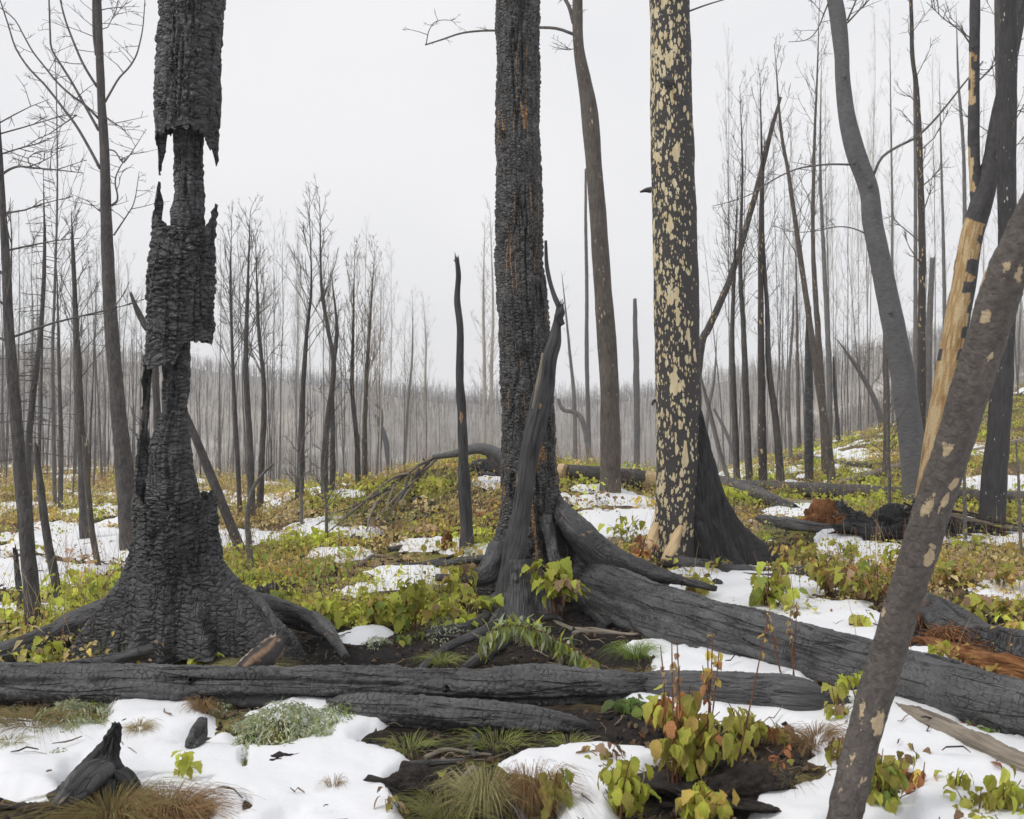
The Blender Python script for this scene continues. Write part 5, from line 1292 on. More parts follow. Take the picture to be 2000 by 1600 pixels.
# ------------------------------------------------------------ far forest on the valley sides (reads as one mass)
def far_forest(name, n, ymin, ymax, seed, label, cdark, clight, hmin=6, hmax=10, tw=26, xr=(-.75, .75), rs=1.0):
    r = np.random.default_rng(seed)
    y = np.sqrt(r.uniform(ymin ** 2, ymax ** 2, n)); x = y * r.uniform(xr[0], xr[1], n)
    z = gh(x, y)
    cl = fbm(x * .02, y * .02, seed, 4)
    kp = (cl + r.uniform(-.5, .8, n)) > -.2
    x, y, z, cl = x[kp], y[kp], z[kp], cl[kp]; n = len(x)
    H = r.uniform(hmin, hmax, n) * (1 + .25 * fbm(x * .03, y * .03, seed + 5, 2)); R = rs * r.uniform(.03, .065, n) * (1 + y / 500)
    lean = r.normal(0, .035, (n, 2))
    top = np.stack([x + lean[:, 0] * H, y + lean[:, 1] * H, z + H], 1); bot = np.stack([x, y, z - .3], 1)
    mid = (top + bot) / 2 + r.normal(0, .12, (n, 3)) * np.array([1, 1, 0])
    V, Q = lines_geo(np.stack([bot, mid, top], 1), np.stack([R, R * .7, R * .15], 1))
    tone = (r.random(n) < .5 + .9 * fbm(x * .012, y * .012, seed + 2, 3)).astype(float)
    cb = mixc(np.broadcast_to(cdark, (n, 3)), clight, tone) * r.uniform(.75, 1.3, n)[:, None]
    C = np.repeat(cb, 9, 0)
    # twigs: slender rising triangles
    s = r.uniform(.35, .98, (n, tw)); o_ = bot[:, None, :] + (top - bot)[:, None, :] * s[..., None]
    az = r.uniform(0, 2 * PI, (n, tw)); Ln = (1.15 - s) * H[:, None] * r.uniform(.15, .42, (n, tw))
    dv = np.stack([np.cos(az) * .5, np.sin(az) * .5, np.full(az.shape, .8)], -1) * Ln[..., None]
    w = (.018 * (1 + y / 160))[:, None] * r.uniform(.5, 1.2, (n, tw))
    pr = np.stack([-np.sin(az), np.cos(az), az * 0], -1) * w[..., None]
    pz = np.stack([az * 0, az * 0, w], -1)
    a = o_ - pr; b = o_ + pr; c = o_ + dv; e = o_ + pz * 2
    V2 = np.stack([a, b, c], 2).reshape(-1, 3)
    T2 = np.arange(len(V2)).reshape(-1, 3) + len(V)
    C2 = np.repeat(np.repeat(mixc(cb, np.asarray(clight) * 1.05, np.full(n, .5)), tw, 0), 3, 0)
    m = mesh_np(name, np.vstack([V, V2]), Q, T2, None, np.vstack([C, C2]), M_far, smooth=False)
    return ob(name, m, label=label, cat='forest', kind='stuff')
_s = NT('far_trees'); M_far = _s.done(attr(_s), .9, .1)
far_forest('valley_forest', 4200, 78, 170, 3, 'dense bare burnt trees filling the valley floor', np.array([.09, .087, .086]), np.array([.30, .275, .24]), 2.8, 5.2, 20, rs=.55)
far_forest('hillside_forest', 12000, 165, 440, 5, 'dense bare forest covering the far hillsides', np.array([.06, .06, .065]), np.array([.33, .295, .25]), 4.0, 7.5, 16)
far_forest('ridge_forest', 3500, 480, 640, 6, 'faint forest on the farthest ridge', np.array([.10, .10, .11]), np.array([.22, .22, .23]), 8, 13, 5, (-.35, .35))

# ------------------------------------------------------------ leaves and plants
PAL = dict(fern=(.42, .52, .22), lime=(.52, .58, .10), yg=(.48, .49, .10), green=(.28, .37, .09), deep=(.17, .27, .09), olive=(.40, .38, .10), ochre=(.56, .43, .13), gold=(.68, .54, .15),
           orange=(.60, .29, .13), rust=(.42, .19, .10), brown=(.27, .18, .11), pink=(.46, .31, .22), grey=(.40, .46, .31), frost=(.58, .63, .50), tan=(.50, .40, .25), straw=(.56, .46, .25), dead=(.14, .10, .07))
def leaf_geo(shape, seed=0):
    r = np.random.default_rng(seed)
    if shape == 'ovate': t = [0, .1, .25, .42, .6, .78, .9, 1]; w = [.02, .17, .30, .33, .28, .18, .08, .005]; tooth = .04
    elif shape == 'narrow': t = [0, .2, .45, .7, 1]; w = [.02, .10, .13, .10, .005]; tooth = 0
    elif shape == 'lobed': t = [0, .06, .2, .34, .46, .6, .74, .88, 1]; w = [.03, .26, .50, .30, .40, .30, .20, .13, .005]; tooth = .03
    else: t = [0, .35, 1]; w = [.05, .42, .02]; tooth = 0
    t = np.array(t); w = np.array(w) * r.uniform(.85, 1.15)
    curl = r.uniform(.2, .8); fold = r.uniform(.1, .6)
    V = []
    for i, (a, b) in enumerate(zip(t, w)):
        bt = b + (tooth if i % 2 else -tooth * .3) * (0 < i < len(t) - 1)
        z0 = -curl * a * a
        wob = r.normal(0, .035)
        V += [(a, 0, z0 + wob * .5), (a + .05 * (1 - a), bt, z0 + fold * bt + wob), (a + .05 * (1 - a), -bt, z0 + fold * bt - wob)]
    Q = []
    for i in range(len(t) - 1):
        a = 3 * i
        Q += [(a, a + 3, a + 4, a + 1), (a, a + 2, a + 5, a + 3)]
    return np.array(V), np.array(Q)
LEAFG = {s_: [leaf_geo(s_, k) for k in range(4)] for s_ in ('ovate', 'narrow', 'lobed', 'tiny')}
_lm = {}
def leaf_mesh(shape, k, pal, q):
    key = (shape, k, pal, q)
    if key not in _lm:
        V, Q = LEAFG[shape][k]
        r = np.random.default_rng(hash_(key))
        c = np.array(PAL[pal]) * (.78, 1.0, 1.2)[q]
        e = np.clip(V[:, 0], 0, 1)[:, None]
        tip = np.array(PAL['ochre'] if pal in ('lime', 'yg', 'green', 'olive') else PAL['brown'])
        C = c * (1 - .35 * e ** 3) + tip * .35 * e ** 3
        _lm[key] = mesh_np('leaf', V, Q, None, None, C, M['leaf'])
    return _lm[key]
def hash_(key):
    h = 0
    for ch in str(key): h = (h * 131 + ord(ch)) % 2 ** 31
    return h

def rotm(az, pitch, roll):
    return Matrix.Rotation(az, 4, 'Z') @ Matrix.Rotation(pitch, 4, 'Y') @ Matrix.Rotation(roll, 4, 'X')

NLEAF = 0
def plant(name, px, py, hp, wp, lp, n, pals, label, shape='lobed', cat='plant', group=None, ns=6, d=None, stem='stem', seed=None, tmin=.25, droop=.55, base=None, bare=0.0):
    global NLEAF
    seed = int(px * 7 + py * 13) if seed is None else seed
    r = random.Random(seed)
    b = rest(px, py) if base is None else np.array(base)
    dd = b[1]; h = hp / F * dd; w = wp / F * dd / 2; ls = lp / F * dd
    if 'right of the snag base' in label: b = np.array([xf(1085, 7.7), 7.7, gz(xf(1085, 7.7), 7.7)]); h = .45; tmin = .5
    root = thing(name, b, label, cat, group)
    ends = []
    for i in range(ns):
        a = r.uniform(0, 2 * PI); q = r.uniform(.2, 1.0) if ns > 1 else .1
        hh = h * (1 - .45 * q * q) * r.uniform(.85, 1.1)
        bx, by = b[0] + r.uniform(-.25, .25) * w, b[1] + r.uniform(-.2, .2) * w
        tx, ty = b[0] + math.cos(a) * w * q, b[1] + math.sin(a) * w * q * .9
        zb = gz(bx, by) - .01
        pts = [(bx, by, zb), (bx + (tx - bx) * .3, by + (ty - by) * .3, b[2] + hh * .5), (bx + (tx - bx) * .75, by + (ty - by) * .75, b[2] + hh * .88), (tx, ty, b[2] + hh)]
        D = smooth_line(pts, 7); ends.append(D)
        V, Q = lines_geo(D[None], (np.linspace(1, .4, 7) * max(.0018, ls * .045))[None], 4)
        o = ob('stem', mesh_np('stem', V, Q, None, None, None, M[stem]), root)
    if lp > 40: n = int(n * 2.3); ls *= .68; droop += .2; w *= 1.25
    elif dd > 6: n = int(n * 1.5); ls *= .86
    for j in range(n):
        D = ends[j % ns]; t = tmin + (1 - tmin) * r.random() ** .8; f = t * 6; k = min(int(f), 5)
        p = D[k] + (D[k + 1] - D[k]) * (f - k)
        az = r.uniform(0, 2 * PI); s = ls * r.uniform(.45, 1.1)
        pet = s * r.uniform(.2, .8)
        p = p + np.array([math.cos(az), math.sin(az), .25]) * pet
        pal = r.choices([q[0] for q in pals], [q[1] for q in pals])[0]
        me = leaf_mesh(shape, r.randrange(4), pal, r.randrange(3))
        o = bpy.data.objects.new('leaf', me); COL.objects.link(o); o.parent = root
        m = rotm(az + r.gauss(0, .3), droop + r.gauss(0, .28), r.gauss(0, .35)) @ Matrix.Scale(s, 4)
        m.translation = Vector(p - b); o.matrix_basis = m
        NLEAF += 1
    return root

G1 = [('lime', 5), ('yg', 4), ('green', 2), ('ochre', .6)]
G2 = [('yg', 4), ('lime', 2), ('olive', 3), ('ochre', 2), ('pink', 1)]
G3 = [('yg', 3), ('olive', 3), ('ochre', 3), ('orange', 1), ('pink', 2), ('green', 2)]
PL = [
 (92, 1306, 62, 80, 26, 34, G1, 'low lime leaved plant between the sloping log and front log at left', 'lobed'),
 (150, 1250, 40, 30, 16, 9, [('yg', 2), ('brown', 2), ('gold', 2)], 'withered yellow and brown sprig under the sloping log', 'lobed'),
 (398, 1306, 34, 70, 22, 16, G1, 'small green plant in the grass before the hollow pine', 'lobed'),
 (352, 1545, 78, 66, 30, 12, [('lime', 5), ('yg', 2)], 'red stemmed sprig with lime leaves alone on the foreground snow', 'lobed'),
 (555, 1212, 66, 90, 26, 40, G1, 'bright bush touching the right root of the hollow pine', 'lobed'),
 (640, 1232, 62, 120, 26, 48, G1, 'lime bush left of the widest green bush', 'lobed'),
 (720, 1226, 60, 90, 28, 36, G1, 'light green bush on the left flank of the widest bush', 'lobed'),
 (800, 1232, 96, 140, 30, 80, G1, 'widest green bush between the two biggest charred pines', 'lobed'),
 (870, 1222, 44, 80, 26, 26, G2, 'low yellow green bush on the right flank of the widest bush', 'lobed'),
 (905, 1185, 92, 80, 30, 42, [('lime', 5), ('yg', 3), ('pink', 2)], 'upright lime bush with pinkish leaves left of the central pine', 'lobed'),
 (945, 1196, 44, 60, 28, 20, G1, 'small lime bush pressed against the left of the snag foot', 'lobed'),
 (1090, 1172, 66, 96, 32, 70, [('lime', 7), ('yg', 2), ('pink', 1.5)], 'bright lime bush growing at the right of the snag base', 'lobed'),
 (800, 1256, 16, 90, 22, 22, [('green', 3), ('deep', 2), ('yg', 1)], 'flat green rosette on the snow edge below the widest bush', 'ovate'),
 (1355, 1168, 48, 110, 24, 36, G2, 'low olive bush just above the thick charred trunk', 'lobed'),
 (1505, 1196, 96, 110, 32, 60, G1, 'tall lime bush on the snow above the thick charred trunk', 'lobed'),
 (1528, 1168, 108, 44, 18, 26, [('gold', 4), ('ochre', 3)], 'pale yellow feathered sprig rising from the tall lime bush', 'ovate'),
 (1425, 1122, 36, 90, 24, 18, G2, 'thin leaved sprig over the flaky brown log', 'lobed'),
 (1620, 1166, 84, 110, 28, 54, G3, 'mixed green and brown bush above the long snow patch', 'lobed'),
 (1700, 1178, 98, 120, 28, 60, G3, 'mixed bush with rusty drooping leaves left of the leaning trunk', 'lobed'),
 (1575, 1106, 50, 90, 22, 30, G2, 'yellow green bush behind the rounded dark stone', 'lobed'),
 (1655, 1095, 36, 80, 22, 26, G1, 'light green bush in front of the orange rotten stump', 'lobed'),
 (1750, 1108, 40, 90, 20, 30, G1, 'light green bush below the black root mass', 'lobed'),
 (1690, 1238, 40, 80, 26, 18, G2, 'yellowing sprig at the upper left of the leaning trunk base', 'lobed'),
 (1490, 1300, 26, 40, 20, 8, G2, 'tiny yellow sprig at the foot of the thick charred trunk', 'lobed'),
 (1585, 1262, 30, 40, 16, 8, G1, 'tiny green sprig in snow beside the thick charred trunk', 'lobed'),
 (1832, 1306, 46, 70, 30, 16, [('lime', 3), ('gold', 2)], 'lime sprig on top of the trunk right of the leaning tree', 'lobed'),
 (1890, 1228, 74, 100, 32, 40, G2, 'lime and brown bush hanging over the hollow orange log', 'lobed'),
 (1860, 1146, 56, 110, 22, 44, G3, 'brownish bush right of the leaning trunk', 'lobed'),
 (1950, 1150, 56, 120, 22, 46, G3, 'reddish tan bush at the right edge behind the hollow log', 'lobed'),
 (1970, 1216, 50, 80, 24, 30, G3, 'speckled bush at the right edge above the orange fibres', 'lobed'),
 (1252, 1105, 60, 60, 20, 24, [('orange', 4), ('rust', 3), ('gold', 1)], 'orange leaved sprig between the central and flaking pines', 'lobed'),
 (1222, 1062, 70, 80, 18, 28, G1, 'green sapling on snow between the central and flaking pines', 'lobed'),
 (1160, 1060, 50, 40, 16, 12, G1, 'tiny green sprig on snow right of the central pine', 'lobed'),
 # near right shrubs
 (1345, 1545, 205, 200, 62, 86, [('yg', 5), ('olive', 5), ('lime', 2), ('ochre', 2), ('orange', 1)], 'tall drooping olive leaved shrub in front of the short rough log', 'ovate'),
 (1298, 1440, 90, 60, 56, 14, [('orange', 3), ('rust', 2), ('yg', 3)], 'rust orange leaves on the left shoulder of the drooping shrub', 'ovate'),
 (1215, 1596, 130, 120, 54, 40, [('lime', 4), ('yg', 3), ('olive', 2)], 'lime leaved shrub at the bottom centre right on snow', 'ovate'),
 (1190, 1500, 60, 90, 34, 20, [('brown', 3), ('pink', 2), ('olive', 2)], 'withered brown leaved sprig above the lime leaved shrub', 'ovate'),
 (1365, 1604, 90, 130, 56, 34, [('lime', 3), ('gold', 3), ('yg', 3)], 'yellow leaved shrub at the bottom edge below the drooping shrub', 'ovate'),
 (1440, 1470, 100, 110, 44, 30, [('yg', 3), ('olive', 4), ('green', 2)], 'green hanging leaves right of the drooping shrub', 'ovate'),
 (1520, 1455, 70, 70, 34, 14, G3, 'sparse sprig over the snow beside the broken log end', 'ovate'),
 (1640, 1418, 100, 90, 30, 26, [('yg', 3), ('lime', 2), ('olive', 3), ('pink', 1)], 'pale sprig left of the leaning trunk over the snow', 'ovate'),
 (1672, 1395, 100, 50, 44, 8, [('lime', 5)], 'upright lime sprig with large leaves touching the leaning trunk', 'lobed'),
 (1640, 1500, 70, 60, 46, 12, [('olive', 4), ('brown', 2)], 'dull olive sprig left of the foot of the leaning trunk', 'ovate'),
 (1718, 1580, 112, 110, 44, 44, [('green', 3), ('yg', 4), ('olive', 2)], 'dense green shrub right behind the foot of the leaning trunk', 'ovate'),
 (1765, 1535, 66, 60, 44, 12, [('olive', 3), ('brown', 1)], 'olive leaves on snow right of the leaning trunk foot', 'ovate'),
 (1800, 1545, 60, 56, 54, 7, [('orange', 3), ('gold', 2)], 'orange and yellow leaves on snow right of the leaning trunk', 'ovate'),
 (1872, 1560, 60, 80, 44, 16, [('lime', 3), ('yg', 3)], 'lime sprig in snow near the bottom right', 'ovate'),
 (1900, 1606, 70, 110, 50, 22, [('yg', 3), ('olive', 3)], 'broad leaved plant cut by the bottom edge at right', 'ovate'),
 (1965, 1600, 110, 90, 60, 22, [('yg', 4), ('lime', 2), ('olive', 2)], 'largest leaved plant in the bottom right corner', 'ovate'),
 (1245, 1392, 34, 90, 50, 18, [('deep', 5), ('green', 2)], 'dark green broad leaves under the end of the front log', 'ovate'),
 (1082, 1596, 100, 60, 52, 18, [('olive', 5), ('yg', 2), ('green', 1)], 'folded olive leaves beside the brown grass at bottom centre', 'ovate'),
 (765, 1600, 60, 60, 24, 14, [('olive', 2), ('brown', 2), ('tan', 1)], 'small withered leaves at the bottom left of centre', 'ovate'),
 (1925, 1440, 30, 60, 26, 10, [('grey', 3), ('green', 1)], 'grey green sprig on the half buried brown log', 'lobed'),
 (1870, 1445, 14, 50, 34, 6, [('green', 3), ('yg', 1)], 'single green leaf cluster on the half buried brown log', 'lobed'),
 (1430, 1285, 26, 30, 12, 14, [('lime', 2), ('green', 2)], 'tiny bright green tuft of leaves under the thick charred trunk', 'ovate'),
 (1190, 1205, 26, 60, 16, 8, [('gold', 3)], 'row of small yellow leaves under the split slab', 'ovate'),
]
for q in PL:
    px, py, hp, wp, lp, n, pals, lab, shape = q
    plant('leafy_shrub' if hp > 55 else 'leafy_plant', px, py, hp, wp, lp, n, pals, lab, shape, 'shrub' if hp > 55 else 'plant', ns=max(2, min(9, n // 5)), droop=.7 if shape == 'ovate' else .45)

def stalks(px, py, tops, lp, pals, label, nleaf=4):
    b = rest(px, py); r = random.Random(int(px + py))
    root = thing('tall_stalks', b, label, 'stalks')
    for (tx, ty, dz) in tops:
        t = P(tx, ty, b[1] + dz); b0 = b + np.array([r.uniform(-.03, .03), r.uniform(-.02, .02), -.01])
        D = smooth_line([b0, b0 * .6 + t * .4 + np.array([r.uniform(-.012, .012), 0, 0]), t * .75 + b0 * .25 + np.array([r.uniform(-.012, .012), 0, 0]), t], 9)
        V, Q = lines_geo(D[None], (np.linspace(.0042, .0018, 9) * (1 + .5 * (np.arange(9) % 2)))[None], 5)
        ob('stem', mesh_np('stem', V, Q, None, None, None, M['stem']), root)
        for j in range(nleaf):
            f = r.uniform(.72, 1) * 8; k = min(int(f), 7); p = D[k] + (D[k + 1] - D[k]) * (f - k)
            s = lp / F * b[1] * r.uniform(.6, 1.1); az = r.uniform(0, 6.28)
            pal = r.choices([q[0] for q in pals], [q[1] for q in pals])[0]
            o = bpy.data.objects.new('leaf', leaf_mesh('ovate', r.randrange(4), pal, r.randrange(3))); COL.objects.link(o); o.parent = root
            m = rotm(az, .6 + r.gauss(0, .4), r.gauss(0, .6)) @ Matrix.Scale(s, 4); m.translation = Vector(p - b); o.matrix_basis = m
stalks(1318, 1560, [(1290, 1262, .02), (1312, 1246, -.02), (1322, 1248, .05), (1328, 1300, 0)], 20, [('tan', 2), ('pink', 2), ('gold', 1)], 'bare reddish stalks with papery seed heads at the left of the drooping shrub')
stalks(1388, 1545, [(1392, 1232, 0), (1372, 1300, .03), (1405, 1262, -.03), (1382, 1258, .03)], 25, [('orange', 3), ('gold', 4), ('tan', 1)], 'tall reddish stalks topped with orange and yellow leaves', 7)
stalks(1422, 1545, [(1502, 1196, 0)], 18, [('brown', 1), ('gold', 1)], 'single long bare stalk slanting right across both logs', 3)
stalks(1552, 1345, [(1545, 1188, 0), (1556, 1176, .02), (1540, 1230, -.02)], 14, [('tan', 3), ('brown', 1)], 'dry stalks with papery scraps standing against the thick charred trunk', 7)
stalks(1528, 1330, [(1494, 1190, 0), (1510, 1240, 0)], 20, [('gold', 2), ('brown', 2)], 'dry forked stalk before the thick charred trunk', 3)
stalks(1470, 1560, [(1545, 1450, 0), (1535, 1480, 0)], 20, [('orange', 2), ('brown', 1)], 'rusty cane leaning right in the bottom right thicket', 3)
def cane(lst, d, label):
    D = smooth_line([P(a, b, d) for a, b in lst], 14)
    V, Q = lines_geo(D[None], np.full((1, 14), .0026), 5)
    o = ob('cane', mesh_np('cane', V, Q, None, None, None, M['cane']), None, label, 'cane')
M['cane'] = m_plain('red_cane', (.25, .05, .04), (.38, .10, .07), 30)
dc = rest(1760, 1470)[1]
cane([(1718, 1452), (1760, 1448), (1800, 1462), (1825, 1492), (1838, 1515)], dc, 'red arching cane over snow right of the leaning trunk')
cane([(1716, 1466), (1750, 1480), (1790, 1496), (1820, 1502)], dc - .03, 'lower red cane lying across snow right of the leaning trunk')
dc = rest(1860, 1432)[1]
cane([(1800, 1432), (1840, 1420), (1880, 1412), (1910, 1418)], dc, 'short red twig on the half buried brown log')

# drooping spike plant arching before the snag
b = rest(1165, 1322); TD_ = thing('drooping_plant', b, 'arching green plant with hanging narrow leaves in front of the snag foot', 'plant')
dsp = 6.35
D = smooth_line([P(1170, 1318, b[1]), P(1140, 1280, 6.3), P(1090, 1250, dsp), P(1040, 1228, dsp), P(990, 1222, dsp), P(950, 1240, dsp), P(942, 1262, dsp)], 40)
V, Q = lines_geo(D[None], np.linspace(.007, .003, 40)[None], 5)
ob('stem', mesh_np('stem', V, Q, None, None, None, M['stem']), TD_)
r = random.Random(3)
for j in range(380):
    t = r.random() ** .8; f = t * 39; k = min(int(f), 38); p = D[k] + (D[k + 1] - D[k]) * (f - k)
    up = r.random() < .12 and t > .3
    s = (.10 if t > .35 else .12) * r.uniform(.6, 1.15)
    shp = 'narrow' if t > .3 else 'ovate'
    o = bpy.data.objects.new('leaf', leaf_mesh(shp, r.randrange(4), r.choice(['fern', 'frost', 'fern', 'lime']) if t > .3 else r.choice(['fern', 'grey', 'lime']), r.randrange(3))); COL.objects.link(o); o.parent = TD_
    m = rotm(r.uniform(0, 6.28), (-.9 if up else 1.25) + r.gauss(0, .25), r.gauss(0, .5)) @ Matrix.Scale(s * (.8 if shp == 'ovate' else 1), 4)
    m.translation = Vector(p + np.array([r.gauss(0, .012), r.gauss(0, .02), r.gauss(0, .006)]) - b); o.matrix_basis = m

# ------------------------------------------------------------ grass tufts and feathery mats
def tuft(px, py, wp, hp, n, c0, c1, label, flat=.5, wid=.0013, seed=None, comb=0, name='grass_tuft'):
    r = np.random.default_rng(int(px + 3 * py) if seed is None else seed)
    b = rest(px, py); w = wp / F * b[1] / 2; h = hp / F * b[1]
    K = 5; t = np.linspace(0, 1, K)
    a = r.uniform(0, 2 * PI, n); q = np.sqrt(r.uniform(0, 1, n)) * (w * .45)
    bx = b[0] + np.cos(a) * q; by = b[1] + np.sin(a) * q * .8; bz = gh(bx, by) + np.maximum(snow_at(bx, by), 0) * .6
    dir_ = np.stack([np.cos(a), np.sin(a)], 1) * r.uniform(.2, 1, n)[:, None] * w * flat * 2.0
    dir_[:, 0] += comb * w
    hh = h * r.uniform(.5, 1.2, n)
    X = bx[:, None] + dir_[:, :1] * t ** 1.3 + r.normal(0, w * .05, (n, 1)) * t; Y = by[:, None] + dir_[:, 1:] * t ** 1.3
    Z = bz[:, None] + hh[:, None] * (2.6 * t - (1.6 + flat * 1.1) * t * t)
    Z = np.maximum(Z, gh(X, Y) + .004)
    Pn = np.stack([X, Y, Z], -1)
    V, Q = lines_geo(Pn, wid * r.uniform(.6, 1.3, (n, 1)) * (1.1 - t)[None])
    u = r.random(n)[:, None]; C = np.repeat(np.array(c0) * u + np.array(c1) * (1 - u), K * 3, 0)
    return ob(name, mesh_np(name, V, Q, None, None, C, M['grass']), None, label, 'grass')
GG, GO, GB, GS, GR = (.30, .38, .10), (.27, .25, .09), (.22, .14, .07), (.46, .42, .22), (.36, .22, .10)
tuft(245, 1290, 130, 60, 420, GG, GS, 'bright green grass tuft against the foot of the hollow pine', .7)
tuft(360, 1308, 230, 22, 500, GO, GS, 'low yellowish grass strip along the top of the front log', .9)
tuft(480, 1306, 140, 20, 260, GO, GS, 'flat yellow grass left of the peeled root end', .9)
tuft(1240, 1288, 90, 44, 300, GG, (.2, .3, .05), 'fresh green grass tuft beneath the thick charred trunk', .8)
tuft(862, 1296, 80, 24, 160, GO, GG, 'small olive grass tuft between two roots of the snag', .9)
tuft(945, 1590, 150, 100, 420, GO, GS, 'long drooping olive grass clump at bottom centre', .8, .0015, comb=-.1)
tuft(870, 1606, 200, 60, 260, (.17, .2, .06), GO, 'green grass along the bottom edge left of centre', .7, .0014)
tuft(1040, 1585, 150, 110, 420, GB, GR, 'rusty brown grass clump between snow and folded olive leaves', .8, .0014, comb=.3)
tuft(215, 1612, 230, 80, 700, GO, GB, 'brown and olive grass mound at the bottom left corner', 1.0, .0014)
tuft(330, 1612, 170, 84, 600, GR, GB, 'reddish combed grass mound below the red stemmed sprig', 1.0, .0014, comb=.3)
tuft(272, 1446, 56, 30, 170, GR, GS, 'small rusty grass tuft on snow behind the pointed stump', .9)
tuft(392, 1408, 56, 44, 190, GR, GB, 'orange grass tuft hanging over the knobbly charcoal lump', .9)
tuft(652, 1560, 52, 40, 60, (.45, .3, .14), GB, 'dry tan weed tuft alone on the foreground snow', .8)
tuft(1592, 1462, 110, 44, 300, GB, GR, 'matted brown grass beside the broken log end', 1.0)
tuft(60, 1432, 170, 44, 340, GO, GB, 'olive grass mat under the left end of the front log', 1.0)
tuft(20, 1475, 70, 26, 160, GO, GS, 'small mossy grass clump at the left edge', 1.0)
tuft(800, 1470, 150, 30, 110, GG, GO, 'thin green grass in the dark hollow under the front log', .6)
tuft(970, 1462, 190, 34, 140, GG, GO, 'sparse grass fringe below the tapering charred log', .6)
tuft(1110, 1460, 110, 26, 90, GO, GG, 'sparse olive grass at the right of the dark hollow', .6)
tuft(1540, 1545, 90, 40, 160, GB, GO, 'dead grass in the bottom right thicket', 1.0)
tuft(1255, 1318, 80, 16, 120, GO, GB, 'flat olive grass on the bare soil behind the log end', 1.0)
tuft(250, 1372, 60, 30, 22, GB, GS, 'few wiry dead stems hooked against the front log', .9, .001)
tuft(925, 1085, 60, 20, 120, GG, GS, 'grass at the foot of the slim broken pole', .9)

def mat_plant(px, py, wp, dp, hp, n, pals, label, lf=.024, name='feathery_plant', shape='narrow'):
    """low dome of small leaflets on arching sprays"""
    r = np.random.default_rng(int(px * 3 + py))
    b = rest(px, py); w = wp / F * b[1] / 2; h = hp / F * b[1]
    dpt = abs(rest(px, py - dp)[1] - rest(px, py + dp)[1]) / 2
    a = r.uniform(0, 2 * PI, n); q = np.sqrt(r.uniform(0, 1, n)) * (1 + .3 * np.sin(a * 3 + px) + .25 * fbm(np.cos(a) * 2, np.sin(a) * 2, int(px), 3))
    x = b[0] + np.cos(a) * q * w; y = b[1] + np.sin(a) * q * dpt
    z = gh(x, y) + h * np.clip(1 - q * q * .8, .1, 1) * r.uniform(.5, 1.05, n) * (1 + .7 * fbm(x * 9, y * 9, 3, 3)) + .01
    az = a + r.normal(0, .9, n); pit = r.normal(.35, .4, n); rol = r.normal(0, .6, n)
    s = lf * r.uniform(.6, 1.4, n)
    ca, sa, cp, sp, cr, sr = np.cos(az), np.sin(az), np.cos(pit), np.sin(pit), np.cos(rol), np.sin(rol)
    Rm = np.stack([np.stack([ca * cp, -sa * cr + ca * sp * sr, sa * sr + ca * sp * cr], -1), np.stack([sa * cp, ca * cr + sa * sp * sr, -ca * sr + sa * sp * cr], -1), np.stack([-sp, cp * sr, cp * cr], -1)], -2)
    Vl, Ql = LEAFG[shape][int(px) % 4]
    V = np.einsum('nij,vj->nvi', Rm, Vl) * s[:, None, None] + np.stack([x, y, z], -1)[:, None, :]
    Q = (Ql[None] + (np.arange(n) * len(Vl))[:, None, None]).reshape(-1, 4)
    pc = np.array([PAL[p_] for p_, _ in pals]); pw = np.array([w_ for _, w_ in pals], float); ci = r.choice(len(pc), n, p=pw / pw.sum())
    C = np.repeat(pc[ci] * r.uniform(.7, 1.25, n)[:, None], len(Vl), 0)
    return ob(name, mesh_np(name, V.reshape(-1, 3), Q, None, None, C, M['leafm']), None, label, 'plant')
FR = [('frost', 3), ('grey', 4), ('green', 1.2), ('tan', .8)]
mat_plant(125, 1430, 170, 52, 36, 1900, FR, 'frosty grey green mat draped over snow at left under the front log')
mat_plant(560, 1440, 240, 56, 46, 3000, FR, 'large frosted ferny mound below the front log left of centre')
mat_plant(650, 1420, 110, 24, 34, 700, [('green', 3), ('frost', 1), ('grey', 2)], 'greener right end of the frosted mound beside the dark hollow')
mat_plant(210, 1480, 70, 14, 18, 300, FR, 'small grey green frond left of the pointed stump tip')
mat_plant(115, 1492, 46, 12, 26, 330, [('green', 3), ('grey', 2)], 'small green sprout at the lower edge of the left frosty mat')
mat_plant(420, 1392, 70, 10, 14, 240, FR, 'thin frosty fronds tucked right under the front log')
mat_plant(868, 1234, 80, 14, 22, 420, [('grey', 4), ('frost', 2)], 'grey green feathery mat left of the snag foot')
mat_plant(735, 1262, 50, 10, 14, 200, [('grey', 4), ('frost', 2)], 'small feathery clump on the snow patch right of the side root')
mat_plant(1490, 1052, 90, 16, 20, 500, [('grey', 4), ('frost', 2), ('green', 1)], 'grey green feathery bush beside the snowy charred log')
mat_plant(665, 1022, 80, 22, 26, 500, [('grey', 4), ('frost', 1), ('green', 1)], 'grey green bush on the left flank of the mound')
mat_plant(620, 1452, 120, 20, 14, 420, FR, 'frosted fronds fringing the dark earth clod')
mat_plant(1940, 1436, 60, 8, 16, 200, [('grey', 4), ('deep', 2)], 'dark feathery sprig at the right on the half buried log')

